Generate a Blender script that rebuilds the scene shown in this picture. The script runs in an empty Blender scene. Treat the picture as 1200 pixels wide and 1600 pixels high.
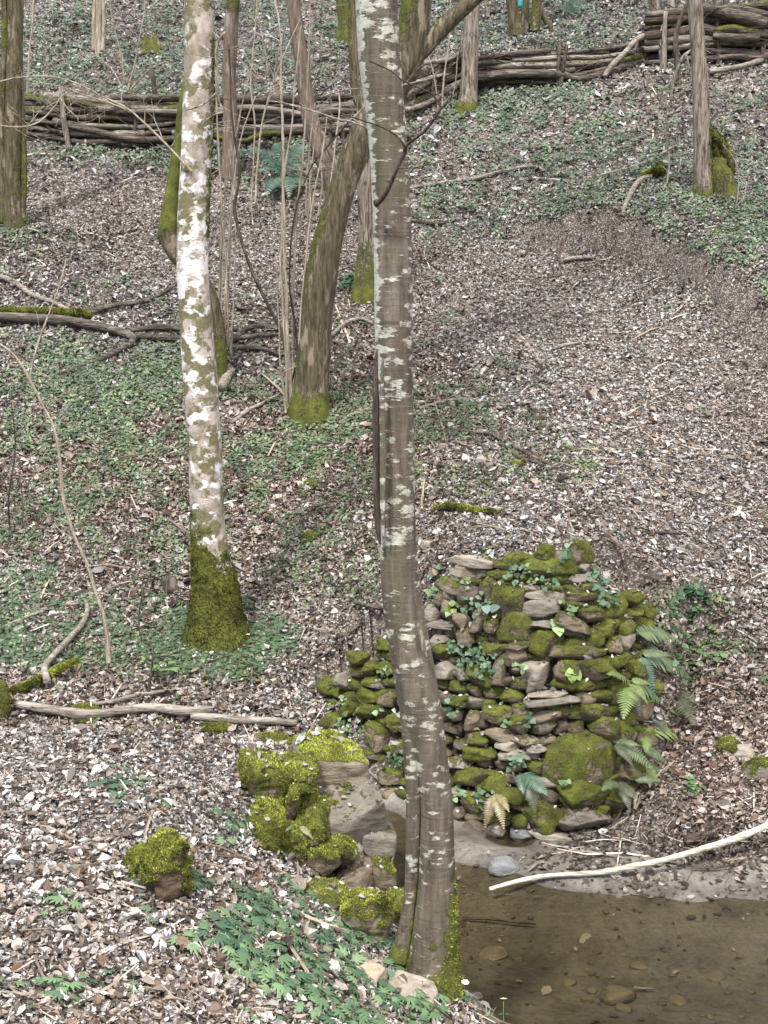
import bpy, math, random
import numpy as np
from mathutils import Vector, Matrix, Euler
random.seed(7); RNG = np.random.default_rng(11)
S = bpy.context.scene
COL = S.collection

# ------------------------------------------------------------------ camera, world, sun, exposure
CAM_H = 3.7; PITCH = math.radians(-10.0); FPX = 800/math.tan(math.radians(21))
cam = bpy.data.cameras.new('camera'); cam_o = bpy.data.objects.new('camera', cam); COL.objects.link(cam_o)
cam_o.location = (0, 0, CAM_H); cam_o.rotation_euler = (math.radians(90)+PITCH, 0, 0)
cam.sensor_fit = 'VERTICAL'; cam.sensor_height = 24; cam.lens = 12/math.tan(math.radians(21))
cam.clip_start = .05; cam.clip_end = 500
S.camera = cam_o
SUN_EL = math.radians(58); SUN_ROT = math.radians(-35)      # from behind the camera's left shoulder
w = bpy.data.worlds.new('World'); S.world = w; w.use_nodes = True
nt = w.node_tree; bg = nt.nodes['Background']
sky = nt.nodes.new('ShaderNodeTexSky'); sky.sky_type = 'NISHITA'; sky.sun_disc = False
sky.sun_elevation = SUN_EL; sky.sun_rotation = math.radians(180)+SUN_ROT; sky.dust_density = 4; sky.ozone_density = .6; sky.air_density = .8
hs = nt.nodes.new('ShaderNodeHueSaturation'); hs.inputs['Saturation'].default_value = .9
nt.links.new(sky.outputs[0], hs.inputs['Color']); nt.links.new(hs.outputs[0], bg.inputs[0])
bg.inputs[1].default_value = .13
sl = bpy.data.lights.new('sun', 'SUN'); sl.energy = 2.4; sl.angle = math.radians(9); sl.color = (1, .97, .92)
so = bpy.data.objects.new('sun', sl); COL.objects.link(so)
sd = Vector((math.sin(SUN_ROT)*math.cos(SUN_EL), -math.cos(SUN_ROT)*math.cos(SUN_EL), math.sin(SUN_EL)))  # towards the sun
so.rotation_euler = sd.to_track_quat('Z', 'Y').to_euler(); so.location = (0, 0, 30)
S.view_settings.view_transform = 'Standard'; S.view_settings.look = 'None'
S.view_settings.exposure = 1.28; S.view_settings.gamma = 1

# ------------------------------------------------------------------ pixel <-> world
CP, SP = math.cos(-PITCH), math.sin(-PITCH)
def ray(px, py):
    a = (px-600)/FPX; b = (800-py)/FPX
    return np.array([a, CP+b*SP, -SP+b*CP])
def at(px, py, y):
    r = ray(px, py); return np.array([0, 0, CAM_H])+r*(y/r[1])
def proj(P):
    P = np.asarray(P, float); d = P-np.array([0, 0, CAM_H])
    z = d[..., 1]*CP-d[..., 2]*SP; up = d[..., 1]*SP+d[..., 2]*CP
    return 600+FPX*d[..., 0]/z, 800-FPX*up/z, z
def pxm(p): return float(proj(p)[2])/FPX         # metres per reference pixel at a point

# ------------------------------------------------------------------ noise
def _h(ix, iy, iz, seed):
    h = (ix.astype(np.int64)*374761393+iy.astype(np.int64)*668265263+iz.astype(np.int64)*2147483647+seed*1274126177) & 0xffffffff
    h = ((h ^ (h >> 13))*1274126177) & 0xffffffff
    return ((h ^ (h >> 16)) & 0xffff)/32767.5-1
def vn(P, sc=1., seed=0):
    P = np.asarray(P, float)*sc
    if P.shape[-1] == 2: P = np.concatenate([P, np.zeros(P.shape[:-1]+(1,))], -1)
    i = np.floor(P); f = P-i; f = f*f*(3-2*f); r = 0
    for dx in (0, 1):
        for dy in (0, 1):
            for dz in (0, 1):
                wt = (f[..., 0] if dx else 1-f[..., 0])*(f[..., 1] if dy else 1-f[..., 1])*(f[..., 2] if dz else 1-f[..., 2])
                r = r+wt*_h(i[..., 0]+dx, i[..., 1]+dy, i[..., 2]+dz, seed)
    return r
def fbm(P, sc=1., o=3, seed=0):
    r = 0; a = 1.; t = 0
    for k in range(o): r = r+a*vn(P, sc*2**k, seed+k*17); t += a; a *= .5
    return r/t
def sst(x, a, b):
    t = np.clip((x-a)/(b-a), 0, 1); return t*t*(3-2*t)

# ------------------------------------------------------------------ node helpers
def mat(name):
    m = bpy.data.materials.new(name); m.use_nodes = True; t = m.node_tree
    return m, t, t.nodes['Principled BSDF']
def nd(t, typ, **k):
    n = t.nodes.new(typ)
    for a, b in k.items():
        if isinstance(a, str) and hasattr(n, a): setattr(n, a, b)
    return n
def attr(t, name): return nd(t, 'ShaderNodeAttribute', attribute_name=name)
def noise(t, sc, det=4, rough=.55, vec=None, scale3=None, dist=0):
    n = nd(t, 'ShaderNodeTexNoise'); n.inputs['Scale'].default_value = sc; n.inputs['Detail'].default_value = det
    n.inputs['Roughness'].default_value = rough; n.inputs['Distortion'].default_value = dist
    t.links.new(coords(t, scale3) if vec is None else vec, n.inputs['Vector']); return n.outputs['Fac']
def voro(t, sc, scale3=None, feature='F1', out='Distance', rnd=1.):
    n = nd(t, 'ShaderNodeTexVoronoi', feature=feature); n.inputs['Scale'].default_value = sc; n.inputs['Randomness'].default_value = rnd
    t.links.new(coords(t, scale3), n.inputs['Vector']); return n.outputs[out]
def coords(t, s=None):
    c = nd(t, 'ShaderNodeTexCoord').outputs['Object']
    if s is None: return c
    m = nd(t, 'ShaderNodeMapping'); m.inputs['Scale'].default_value = s; t.links.new(c, m.inputs['Vector']); return m.outputs[0]
def rng(t, v, a, b, c=0., d=1., smooth=True):
    n = nd(t, 'ShaderNodeMapRange'); n.interpolation_type = 'SMOOTHSTEP' if smooth else 'LINEAR'
    for k, x in zip(('From Min', 'From Max', 'To Min', 'To Max'), (a, b, c, d)): n.inputs[k].default_value = x
    t.links.new(v, n.inputs['Value']); return n.outputs[0]
def mth(t, op, a, b=None):
    n = nd(t, 'ShaderNodeMath', operation=op)
    for i, v in enumerate((a, b)):
        if v is None: continue
        if isinstance(v, (int, float)): n.inputs[i].default_value = v
        else: t.links.new(v, n.inputs[i])
    return n.outputs[0]
def mix(t, f, a, b, mode='MIX'):
    n = nd(t, 'ShaderNodeMix', data_type='RGBA', blend_type=mode)
    for i, v in ((0, f), (6, a), (7, b)):
        if isinstance(v, (int, float)): n.inputs[i].default_value = v
        elif isinstance(v, tuple): n.inputs[i].default_value = (*v, 1)
        else: t.links.new(v, n.inputs[i])
    return n.outputs[2]
def ramp(t, f, stops):
    n = nd(t, 'ShaderNodeValToRGB'); e = n.color_ramp.elements
    while len(e) < len(stops): e.new(.5)
    for el, (p, c) in zip(e, stops): el.position = p; el.color = (*c, 1)
    t.links.new(f, n.inputs[0]); return n.outputs[0]
def bump(t, b, h, strength=.5, dist=.02, prev=None):
    n = nd(t, 'ShaderNodeBump'); n.inputs['Strength'].default_value = strength; n.inputs['Distance'].default_value = dist
    t.links.new(h, n.inputs['Height'])
    if prev is not None: t.links.new(prev, n.inputs['Normal'])
    if b is not None: t.links.new(n.outputs[0], b.inputs['Normal'])
    return n.outputs[0]

def moss_ramp(t, f): return ramp(t, f, [(.28, (.022, .026, .008)), (.42, (.055, .062, .014)), (.55, (.105, .118, .022)), (.68, (.18, .195, .035)), (.8, (.27, .28, .05))])
def moss_mix(t, b, base, hgt, rough=.85):
    """lay the moss of the 'moss' attribute over a base colour"""
    ma = attr(t, 'moss').outputs['Fac']
    f = rng(t, mth(t, 'ADD', ma, mth(t, 'MULTIPLY', mth(t, 'SUBTRACT', noise(t, 16, 6, .72), .5), 1.7)), .4, .56)
    mc = moss_ramp(t, mth(t, 'ADD', mth(t, 'MULTIPLY', noise(t, 6, 5, .7), .62), mth(t, 'MULTIPLY', noise(t, 70, 4, .75), .42)))
    t.links.new(mix(t, f, base, mc), b.inputs['Base Color']); b.inputs['Roughness'].default_value = rough
    mh = mth(t, 'MULTIPLY', f, mth(t, 'ADD', .5, noise(t, 140, 4, .7)))
    h = mth(t, 'ADD', hgt, mth(t, 'MULTIPLY', mh, 1.3))
    bump(t, b, h, .8, .012); b.inputs['Specular IOR Level'].default_value = .25

# ------------------------------------------------------------------ materials
M = {}
m, t, b = mat('leaf_litter'); t.links.new(attr(t, 'tint').outputs['Color'], b.inputs['Base Color']); b.inputs['Roughness'].default_value = .62; M['litter'] = m
b.inputs['Specular IOR Level'].default_value = .35
m, t, b = mat('green_leaf'); a = attr(t, 'tint').outputs['Color']; t.links.new(a, b.inputs['Base Color']); b.inputs['Roughness'].default_value = .42
tr = nd(t, 'ShaderNodeBsdfTranslucent'); t.links.new(mix(t, .5, a, (.15, .25, .04)), tr.inputs[0])
mx = nd(t, 'ShaderNodeMixShader'); mx.inputs[0].default_value = .22; t.links.new(b.outputs[0], mx.inputs[1]); t.links.new(tr.outputs[0], mx.inputs[2])
t.links.new(mx.outputs[0], t.nodes['Material Output'].inputs[0]); M['green'] = m
m, t, b = mat('moss_tuft'); t.links.new(attr(t, 'tint').outputs['Color'], b.inputs['Base Color']); b.inputs['Roughness'].default_value = .7; b.inputs['Specular IOR Level'].default_value = .2; M['tuft'] = m

# ground: soil, leaf fragments, wet mud (attribute 'mud'), moss film (attribute 'moss')
m, t, b = mat('woodland_ground')
soil = ramp(t, noise(t, 9, 6, .65), [(.3, (.028, .022, .017)), (.55, (.06, .047, .037)), (.75, (.11, .088, .07))])
frag = nd(t, 'ShaderNodeTexVoronoi'); frag.inputs['Scale'].default_value = 85; t.links.new(coords(t), frag.inputs['Vector'])
sep = nd(t, 'ShaderNodeSeparateColor'); t.links.new(frag.outputs['Color'], sep.inputs[0])
fc = ramp(t, sep.outputs[0], [(0, (.04, .032, .026)), (.35, (.1, .08, .065)), (.6, (.18, .15, .125)), (.85, (.28, .25, .22)), (1, (.38, .35, .32))])
ff = rng(t, mth(t, 'ADD', sep.outputs[1], mth(t, 'MULTIPLY', noise(t, 8, 5, .7), .8)), .7, .95)
dry = mix(t, ff, soil, fc)
mud = ramp(t, mth(t, 'ADD', mth(t, 'MULTIPLY', noise(t, 3.5, 6, .68), .65), mth(t, 'MULTIPLY', noise(t, 38, 4, .75), .4)), [(.3, (.06, .052, .042)), (.45, (.13, .115, .095)), (.57, (.19, .172, .145)), (.72, (.27, .25, .22))])
mf = rng(t, mth(t, 'ADD', attr(t, 'mud').outputs['Fac'], mth(t, 'MULTIPLY', mth(t, 'SUBTRACT', noise(t, 12, 4), .5), .5)), .4, .6)
sz_ = nd(t, 'ShaderNodeSeparateXYZ'); t.links.new(coords(t), sz_.inputs[0])
wetl = rng(t, mth(t, 'ADD', sz_.outputs[2], mth(t, 'MULTIPLY', mth(t, 'SUBTRACT', noise(t, 5, 5, .7), .5), .07)), -.005, .05, .55, 1.)
mud = mix(t, 1., mud, mix(t, wetl, (0., 0., 0.), (1., 1., 1.)), 'MULTIPLY')
mud = mix(t, rng(t, noise(t, 18, 6, .78), .5, .66, 0, .75), mud, (.03, .026, .02))
base = mix(t, mf, dry, mud)
t.links.new(mth(t, 'SUBTRACT', .88, mth(t, 'MULTIPLY', mf, .45)), b.inputs['Roughness'])
h = mth(t, 'ADD', mth(t, 'MULTIPLY', mth(t, 'MULTIPLY', ff, sep.outputs[2]), mth(t, 'SUBTRACT', 1., mf)), mth(t, 'MULTIPLY', noise(t, 30, 6, .75), .9))
t.links.new(base, b.inputs['Base Color']); bump(t, b, h, .7, .012); M['ground'] = m

# stone: tint attribute, weathering, moss
m, t, b = mat('weathered_stone')
n1 = noise(t, 6, 6, .6); n2 = noise(t, 55, 5, .7); n3 = noise(t, 14, 5, .6, scale3=(1, 1, 3.5))
v = mth(t, 'ADD', mth(t, 'MULTIPLY', n1, .8), mth(t, 'MULTIPLY', n3, .7))
c = mix(t, 1., attr(t, 'tint').outputs['Color'], ramp(t, v, [(.45, (.42, .39, .36)), (.72, (.8, .79, .76)), (1., (1.2, 1.17, 1.1))]), 'MULTIPLY')
c = mix(t, rng(t, n2, .57, .7, 0, .55), c, (.07, .062, .05))
c = mix(t, rng(t, noise(t, 19, 4, .7), .62, .7, 0, .4), c, (.3, .31, .27))
moss_mix(t, b, c, mth(t, 'ADD', mth(t, 'MULTIPLY', n3, 1.2), mth(t, 'MULTIPLY', n2, .6))); M['stone'] = m

# barks
def bark_smooth():
    """grey-brown smooth bark with pale crust-lichen patches that spread sideways"""
    m, t, b = mat('smooth_bark_with_lichen')
    st = noise(t, 9, 6, .65, scale3=(3, 3, .35)); big = noise(t, 2.2, 4, .6)
    c = ramp(t, mth(t, 'ADD', mth(t, 'MULTIPLY', st, .65), mth(t, 'MULTIPLY', big, .35)), [(.32, (.045, .038, .028)), (.48, (.1, .083, .062)), (.6, (.155, .13, .1)), (.75, (.22, .2, .165))])
    c = mix(t, rng(t, noise(t, 5, 3, .5, scale3=(1, 1, .3)), .52, .68, 0, .6), c, (.085, .083, .045))
    ln = noise(t, 26, 3, .6, scale3=(.5, .5, 7))
    c = mix(t, rng(t, ln, .6, .72, 0, .55), c, (.32, .29, .24))
    ln2 = noise(t, 5, 3, .6, scale3=(.4, .4, 8)); c = mix(t, rng(t, ln2, .62, .68, 0, .7), c, (.07, .055, .04))
    vd = voro(t, 11, (1.0, 1.0, 2.0)); p = mth(t, 'SUBTRACT', mth(t, 'ADD', mth(t, 'MULTIPLY', noise(t, 34, 4, .65, scale3=(1, 1, 1.8)), .38), mth(t, 'MULTIPLY', noise(t, 3.3, 3, .5), .62)), mth(t, 'MULTIPLY', vd, .3))
    f = mth(t, 'MAXIMUM', rng(t, mth(t, 'ADD', p, mth(t, 'MULTIPLY', attr(t, 'lichen').outputs['Fac'], .12)), .4, .475), rng(t, mth(t, 'ADD', noise(t, 11, 4, .6, scale3=(.7, .7, 3.2)), mth(t, 'MULTIPLY', attr(t, 'lichen').outputs['Fac'], .3)), .645, .71))
    c = mix(t, f, c, ramp(t, noise(t, 40, 3), [(.3, (.3, .3, .24)), (.7, (.52, .52, .45))]))
    moss_mix(t, b, c, mth(t, 'ADD', mth(t, 'MULTIPLY', st, 1.6), mth(t, 'MULTIPLY', mth(t, 'ADD', ln2, f), .4)), .75); return m
M['bark_smooth'] = bark_smooth()
def bark_white():
    m, t, b = mat('mottled_pale_bark')
    c = ramp(t, noise(t, 8, 5, .65, scale3=(1, 1, .8)), [(.3, (.17, .14, .085)), (.46, (.3, .26, .21)), (.6, (.46, .4, .36)), (.75, (.56, .49, .45))])
    p1 = mth(t, 'ADD', mth(t, 'MULTIPLY', noise(t, 7, 5, .6), .62), mth(t, 'MULTIPLY', noise(t, 2.2, 2), .38))
    c = mix(t, rng(t, p1, .485, .53), c, ramp(t, noise(t, 60, 3), [(.3, (.1, .095, .045)), (.7, (.2, .18, .1))]))
    p2 = mth(t, 'ADD', mth(t, 'MULTIPLY', noise(t, 10, 4, .55, scale3=(1, 1, 1.15)), .6), mth(t, 'MULTIPLY', noise(t, 2.6, 2, .5), .4))
    lf = rng(t, mth(t, 'ADD', p2, mth(t, 'MULTIPLY', attr(t, 'lichen').outputs['Fac'], .06)), .53, .59)
    c = mix(t, lf, c, ramp(t, noise(t, 30, 3), [(.3, (.5, .48, .45)), (.7, (.74, .73, .71))]))
    moss_mix(t, b, c, mth(t, 'ADD', mth(t, 'MULTIPLY', lf, .4), mth(t, 'MULTIPLY', noise(t, 60, 4, .7), .6)), .8); return m
M['bark_white'] = bark_white()
def bark_rough(name, stops, streak=(.3, .26, .2), fs=.6, ax=0):
    m, t, b = mat(name)
    q3 = (lambda a, b_: (b_, a, a)) if ax else (lambda a, b_: (a, a, b_))
    r = noise(t, 16, 4, .55, scale3=q3(2.2, .28), dist=.6); r2 = noise(t, 40, 4, .6, scale3=q3(1.6, .5))
    g = mth(t, 'ADD', mth(t, 'MULTIPLY', r, .75), mth(t, 'MULTIPLY', r2, .25))
    c = ramp(t, g, stops); c = mix(t, rng(t, noise(t, 6, 4, .6, scale3=q3(1.6, .4)), .56, .64, 0, fs), c, streak)
    moss_mix(t, b, c, mth(t, 'MULTIPLY', g, 3.), .85); return m
M['bark_olive'] = bark_rough('olive_mossy_bark', [(.36, (.035, .03, .018)), (.5, (.085, .072, .042)), (.64, (.15, .125, .08))], (.27, .22, .16), .75)
M['bark_ridged'] = bark_rough('ridged_brown_bark', [(.38, (.05, .038, .028)), (.5, (.17, .14, .112)), (.62, (.3, .26, .215))], (.34, .3, .25), .4)
M['bark_red'] = bark_rough('reddish_smooth_bark', [(.36, (.075, .055, .042)), (.5, (.15, .115, .088)), (.66, (.23, .185, .15))], (.32, .29, .25), .6)
M['bark_tan'] = bark_rough('pale_tan_shoot_bark', [(.36, (.17, .14, .1)), (.5, (.3, .255, .195)), (.66, (.42, .37, .3))], (.5, .46, .4), .5)
M['bark_dark'] = bark_rough('dark_twig_bark', [(.36, (.03, .022, .018)), (.5, (.06, .045, .036)), (.66, (.12, .095, .075))], (.2, .18, .14), .5)
M['deadwood'] = bark_rough('dead_weathered_wood', [(.38, (.03, .025, .019)), (.52, (.085, .07, .055)), (.68, (.18, .155, .125))], (.27, .24, .2), .5)
M['bark_log'] = bark_rough('dark_log_bark', [(.38, (.03, .025, .02)), (.52, (.08, .067, .053)), (.68, (.17, .15, .12))], (.24, .21, .17), .5)
M['greywood'] = bark_rough('bleached_grey_wood', [(.36, (.08, .068, .055)), (.5, (.2, .175, .145)), (.66, (.34, .31, .27))], (.42, .39, .34), .5)
M['whitewood'] = bark_rough('pale_birch_bark', [(.36, (.06, .05, .036)), (.48, (.18, .16, .12)), (.62, (.34, .31, .25))], (.5, .47, .39), .7)

M['deadwood_x'] = bark_rough('dead_weathered_wood_lying', [(.38, (.03, .025, .019)), (.52, (.085, .07, .055)), (.68, (.18, .155, .125))], (.27, .24, .2), .5, ax=1)
M['bark_log_x'] = bark_rough('dark_log_bark_lying', [(.38, (.03, .025, .02)), (.52, (.08, .067, .053)), (.68, (.17, .15, .12))], (.24, .21, .17), .5, ax=1)
M['greywood_x'] = bark_rough('bleached_grey_wood_lying', [(.36, (.08, .068, .055)), (.5, (.2, .175, .145)), (.66, (.34, .31, .27))], (.42, .39, .34), .5, ax=1)
M['whitewood_x'] = bark_rough('pale_birch_bark_lying', [(.3, (.2, .18, .13)), (.46, (.45, .42, .34)), (.62, (.62, .59, .5))], (.7, .68, .6), .6, ax=1)
M['bark_dark_x'] = bark_rough('dark_twig_bark_lying', [(.36, (.03, .022, .018)), (.5, (.06, .045, .036)), (.66, (.12, .095, .075))], (.2, .18, .14), .5, ax=1)
# shallow water: clear tinted surface with a mirror share that follows Fresnel
m = bpy.data.materials.new('stream_water'); m.use_nodes = True; t = m.node_tree; t.nodes.remove(t.nodes['Principled BSDF'])
tb = nd(t, 'ShaderNodeBsdfTransparent'); tb.inputs[0].default_value = (.74, .7, .57, 1)
gl = nd(t, 'ShaderNodeBsdfGlossy'); gl.inputs['Roughness'].default_value = .02
fr = nd(t, 'ShaderNodeFresnel'); fr.inputs[0].default_value = 1.33
mx = nd(t, 'ShaderNodeMixShader'); t.links.new(fr.outputs[0], mx.inputs[0]); t.links.new(tb.outputs[0], mx.inputs[1]); t.links.new(gl.outputs[0], mx.inputs[2])
bn = bump(t, None, mth(t, 'ADD', noise(t, 3, 3, .5, scale3=(1, 2.5, 1)), mth(t, 'MULTIPLY', noise(t, 18, 3, .5, scale3=(.6, 2, 1)), .16)), .5, .05)
t.links.new(bn, gl.inputs['Normal']); t.links.new(bn, fr.inputs['Normal']); t.links.new(mx.outputs[0], t.nodes['Material Output'].inputs[0]); M['water'] = m
for nm, c, r in (('petal_white', (.8, .8, .8), .5), ('petal_lilac', (.55, .5, .75), .5), ('stamen_yellow', (.7, .5, .08), .6), ('cyan_tape', (.03, .26, .28), .6)):
    m, t, b = mat(nm); b.inputs['Base Color'].default_value = (*c, 1); b.inputs['Roughness'].default_value = r; M[nm] = m

# ------------------------------------------------------------------ mesh + object helpers
def mesh_np(name, V, Q=None, T=None, tint=None, moss=None, extra=None, smooth=True):
    me = bpy.data.meshes.new(name); V = np.asarray(V, np.float32)
    Q = np.zeros((0, 4), int) if Q is None else np.asarray(Q, int).reshape(-1, 4); T = np.zeros((0, 3), int) if T is None else np.asarray(T, int).reshape(-1, 3)
    me.vertices.add(len(V)); me.vertices.foreach_set('co', V.ravel())
    me.loops.add(Q.size+T.size); me.loops.foreach_set('vertex_index', np.concatenate([Q.ravel(), T.ravel()]).astype(np.int32))
    n = len(Q)+len(T); me.polygons.add(n)
    me.polygons.foreach_set('loop_start', np.concatenate([np.arange(len(Q))*4, Q.size+np.arange(len(T))*3]).astype(np.int32))
    me.polygons.foreach_set('use_smooth', np.full(n, smooth))
    me.update(calc_edges=True)
    if tint is not None:
        tint = np.asarray(tint, float)
        if tint.ndim == 1: tint = np.tile(tint, (len(V), 1))
        a = me.attributes.new('tint', 'FLOAT_COLOR', 'POINT'); a.data.foreach_set('color', np.concatenate([tint[:, :3], np.ones((len(V), 1))], 1).astype(np.float32).ravel())
    ex = dict(extra or {})
    if moss is not None: ex['moss'] = moss
    for k, x in ex.items():
        a = me.attributes.new(k, 'FLOAT', 'POINT'); a.data.foreach_set('value', (np.zeros(len(V))+x).astype(np.float32))
    return me
def tag(o, label=None, cat=None, group=None, kind=None):
    for k, x in (('label', label), ('category', cat), ('group', group), ('kind', kind)):
        if x: o[k] = x
    return o
def wloc(o):
    p = Vector((0, 0, 0))
    while o: p = p+o.location; o = o.parent
    return np.array(p)
def mk(name, A, material, parent=None, org=None, smooth=True, label=None):
    """A = Acc in world coordinates -> ONE mesh object whose origin is org (or its parent's)"""
    V, Q, T, tint, moss, ex = A.get()
    base = wloc(parent) if parent else (np.array(org, float) if org is not None else V.mean(0)*[1, 1, 0]+[0, 0, V[:, 2].min()])
    me = mesh_np(name, V-base, Q, T, tint, moss, ex, smooth); me.materials.append(material)
    o = bpy.data.objects.new(name, me); COL.objects.link(o)
    if parent: o.parent = parent
    else: o.location = base
    if label: o['label'] = label
    return o
def thing(name, loc, label, cat, group=None):
    o = bpy.data.objects.new(name, None); COL.objects.link(o); o.location = tuple(float(v) for v in loc); o.empty_display_size = .1
    return tag(o, label, cat, group)
class Acc:
    def __init__(s): s.V = []; s.Q = []; s.T = []; s.C = []; s.Mo = []; s.L = []; s.n = 0
    def add(s, V, Q=None, T=None, tint=(.3, .3, .3), moss=0., lichen=0.):
        V = np.asarray(V, float); n = len(V)
        if Q is not None and len(Q): s.Q.append(np.asarray(Q, int).reshape(-1, 4)+s.n)
        if T is not None and len(T): s.T.append(np.asarray(T, int).reshape(-1, 3)+s.n)
        tint = np.asarray(tint, float); s.C.append(np.tile(tint, (n, 1)) if tint.ndim == 1 else tint)
        s.Mo.append(np.zeros(n)+moss); s.L.append(np.zeros(n)+lichen); s.V.append(V); s.n += n
        return s
    def get(s):
        Q = np.concatenate(s.Q) if s.Q else None; T = np.concatenate(s.T) if s.T else None
        return np.concatenate(s.V), Q, T, np.concatenate(s.C), np.concatenate(s.Mo), {'lichen': np.concatenate(s.L)}

# ------------------------------------------------------------------ terrain
def tps_fit(P, z, lam=1e-3):
    n = len(P); d2 = ((P[:, None]-P[None])**2).sum(-1)
    K = np.where(d2 > 0, .5*d2*np.log(np.maximum(d2, 1e-12)), 0)+lam*np.eye(n)
    A = np.zeros((n+3, n+3)); A[:n, :n] = K; A[:n, n] = 1; A[:n, n+1:] = P; A[n:, :n] = A[:n, n:].T
    w_ = np.linalg.solve(A, np.concatenate([z, np.zeros(3)])); return P, w_
def tps(fit, X):
    P, w_ = fit; out = np.zeros(len(X))
    for i in range(0, len(X), 20000):
        x = X[i:i+20000]; d2 = ((x[:, None]-P[None])**2).sum(-1)
        out[i:i+20000] = np.where(d2 > 0, .5*d2*np.log(np.maximum(d2, 1e-12)), 0) @ w_[:len(P)]+w_[len(P)]+x @ w_[len(P)+1:]
    return out
FAR_PX = [(-150, 1110, 9.9), (-150, 985, 11.1), (-150, 800, 12.5), (-150, 655, 13.8), (-150, 500, 15.6), (-150, 360, 17.1), (-150, 280, 18.8), (-150, 230, 19.8), (-150, 100, 22.7), (-150, 0, 25.4),
  (150, 1110, 9.9), (150, 985, 11.1), (150, 800, 12.5), (150, 655, 13.8), (150, 500, 15.6), (150, 360, 17.3), (150, 290, 18.7), (150, 228, 19.8), (150, 100, 22.7), (150, 0, 25.4),
  (400, 1110, 9.8), (400, 985, 11.0), (400, 800, 12.5), (400, 655, 13.8), (400, 500, 15.6), (400, 400, 17.0), (400, 230, 19.6), (400, 100, 22.7), (400, 0, 25.2),
  (560, 1040, 9.9), (560, 960, 10.7), (640, 870, 10.2), (600, 800, 12.0), (600, 655, 13.8), (600, 500, 15.6), (600, 360, 17.6), (600, 200, 19.9), (620, 100, 22.2), (600, 0, 25),
  (800, 830, 10.0), (800, 790, 10.9), (800, 720, 12.1), (800, 600, 14.1), (800, 500, 15.6), (800, 370, 17.6), (800, 230, 19.2), (800, 135, 20.6), (800, 50, 23), (800, 0, 24.4),
  (950, 860, 9.9), (950, 800, 10.8), (950, 700, 12.4), (950, 600, 14.1), (950, 500, 15.5), (950, 420, 16.6), (950, 360, 16.9), (950, 230, 19), (950, 110, 20.9), (950, 0, 24),
  (1060, 900, 10.1), (1200, 1180, 8.8), (1150, 1100, 9.15), (1150, 1010, 9.7), (1200, 900, 10.4), (1200, 800, 11.4), (1200, 700, 12.8), (1200, 600, 14.1), (1150, 560, 14.6), (1150, 480, 14.9), (1200, 400, 15.7), (1200, 300, 17.2), (1150, 180, 19.2), (1200, 95, 20.8), (1200, 0, 23.6),
  (1400, 1180, 8.8), (1400, 1000, 9.7), (1400, 800, 11.4), (1400, 600, 14), (1400, 480, 14.6), (1400, 300, 17.2), (1400, 95, 20.8), (1400, 0, 23.6)]
fp = [at(*q) for q in FAR_PX]
for px, py, z in [(700, 1322, .03), (760, 1335, .035), (850, 1345, .05), (950, 1335, .09), (1000, 1300, .16), (1100, 1310, .14), (1200, 1330, .1), (1000, 1365, .035), (1100, 1378, .03), (1200, 1390, .025), (1350, 1390, .02),
                  (800, 1385, -.03), (900, 1403, -.015), (1000, 1412, -.02), (1100, 1420, -.02), (1200, 1425, -.02), (1350, 1425, -.02), (700, 1400, -.1), (660, 1345, -.05), (800, 1450, -.13), (1000, 1470, -.14), (1200, 1480, -.14), (1000, 1600, -.2), (1300, 1600, -.2), (760, 1600, -.16),
                  (1100, 1235, .28), (1200, 1260, .26)]:
    r = ray(px, py); k = (z-CAM_H)/r[2]; fp.append(np.array([r[0]*k, r[1]*k, z]))
fp += [np.array(q, float) for q in [(-8, 9.2, .1), (-5, 9.2, .05), (-3, 9.3, .12), (-1.6, 9.2, .02), (-.7, 9.0, -.08), (0, 8.6, -.06), (-8, 8, -.1), (-4, 8.2, -.1), (-1, 8.2, -.15), (.1, 8.9, .05), (.9, 8.7, .1), (.9, 9.3, 1.5), (1.5, 9.4, 1.4), (.4, 9.6, 1.5),
  (3.5, 5, -.2), (6, 5, .5), (9, 5, 1.), (3, 3, -.2), (6, 2, .6), (4, 8.6, .4), (8, 9, .8), (14, 9, 1.6),
  (-20, 30, 11.5), (0, 30, 11.3), (20, 30, 11.6), (-25, 42, 17), (0, 42, 17), (25, 42, 17), (-30, 70, 27), (0, 70, 27), (30, 70, 27), (-25, 20, 5.8), (25, 20, 6), (-25, 12, 1.2), (25, 12, 2.2), (-15, 9, .2)]]
fp = np.array(fp); FARF = tps_fit(fp[:, :2], fp[:, 2], 2e-3)
npnt = []
for px, py, z in [(-200, 1600, .95), (0, 1600, .92), (0, 1400, .93), (0, 1250, .92), (-200, 1180, .92), (0, 1125, .9), (200, 1122, .9), (200, 1300, .9), (200, 1500, .86), (350, 1145, .9), (345, 1250, .85), (330, 1400, .8), (400, 1500, .68), (440, 1420, .6),
                  (300, 1600, .82), (470, 1600, .56), (550, 1500, .42), (500, 1430, .46), (600, 1560, .34), (615, 1495, .26), (680, 1530, .22), (760, 1600, .1), (720, 1545, .03), (380, 1340, .72), (420, 1385, .55), (420, 1165, .88), (480, 1158, .82),
                  (680, 1480, -.15), (640, 1400, -.2), (840, 1600, -.3), (760, 1500, -.35), (900, 1500, -.5), (500, 1330, .35), (540, 1380, .18), (560, 1280, .2)]:
    r = ray(px, py); k = (z-CAM_H)/r[2]; npnt.append((r[0]*k, r[1]*k, z))
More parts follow.
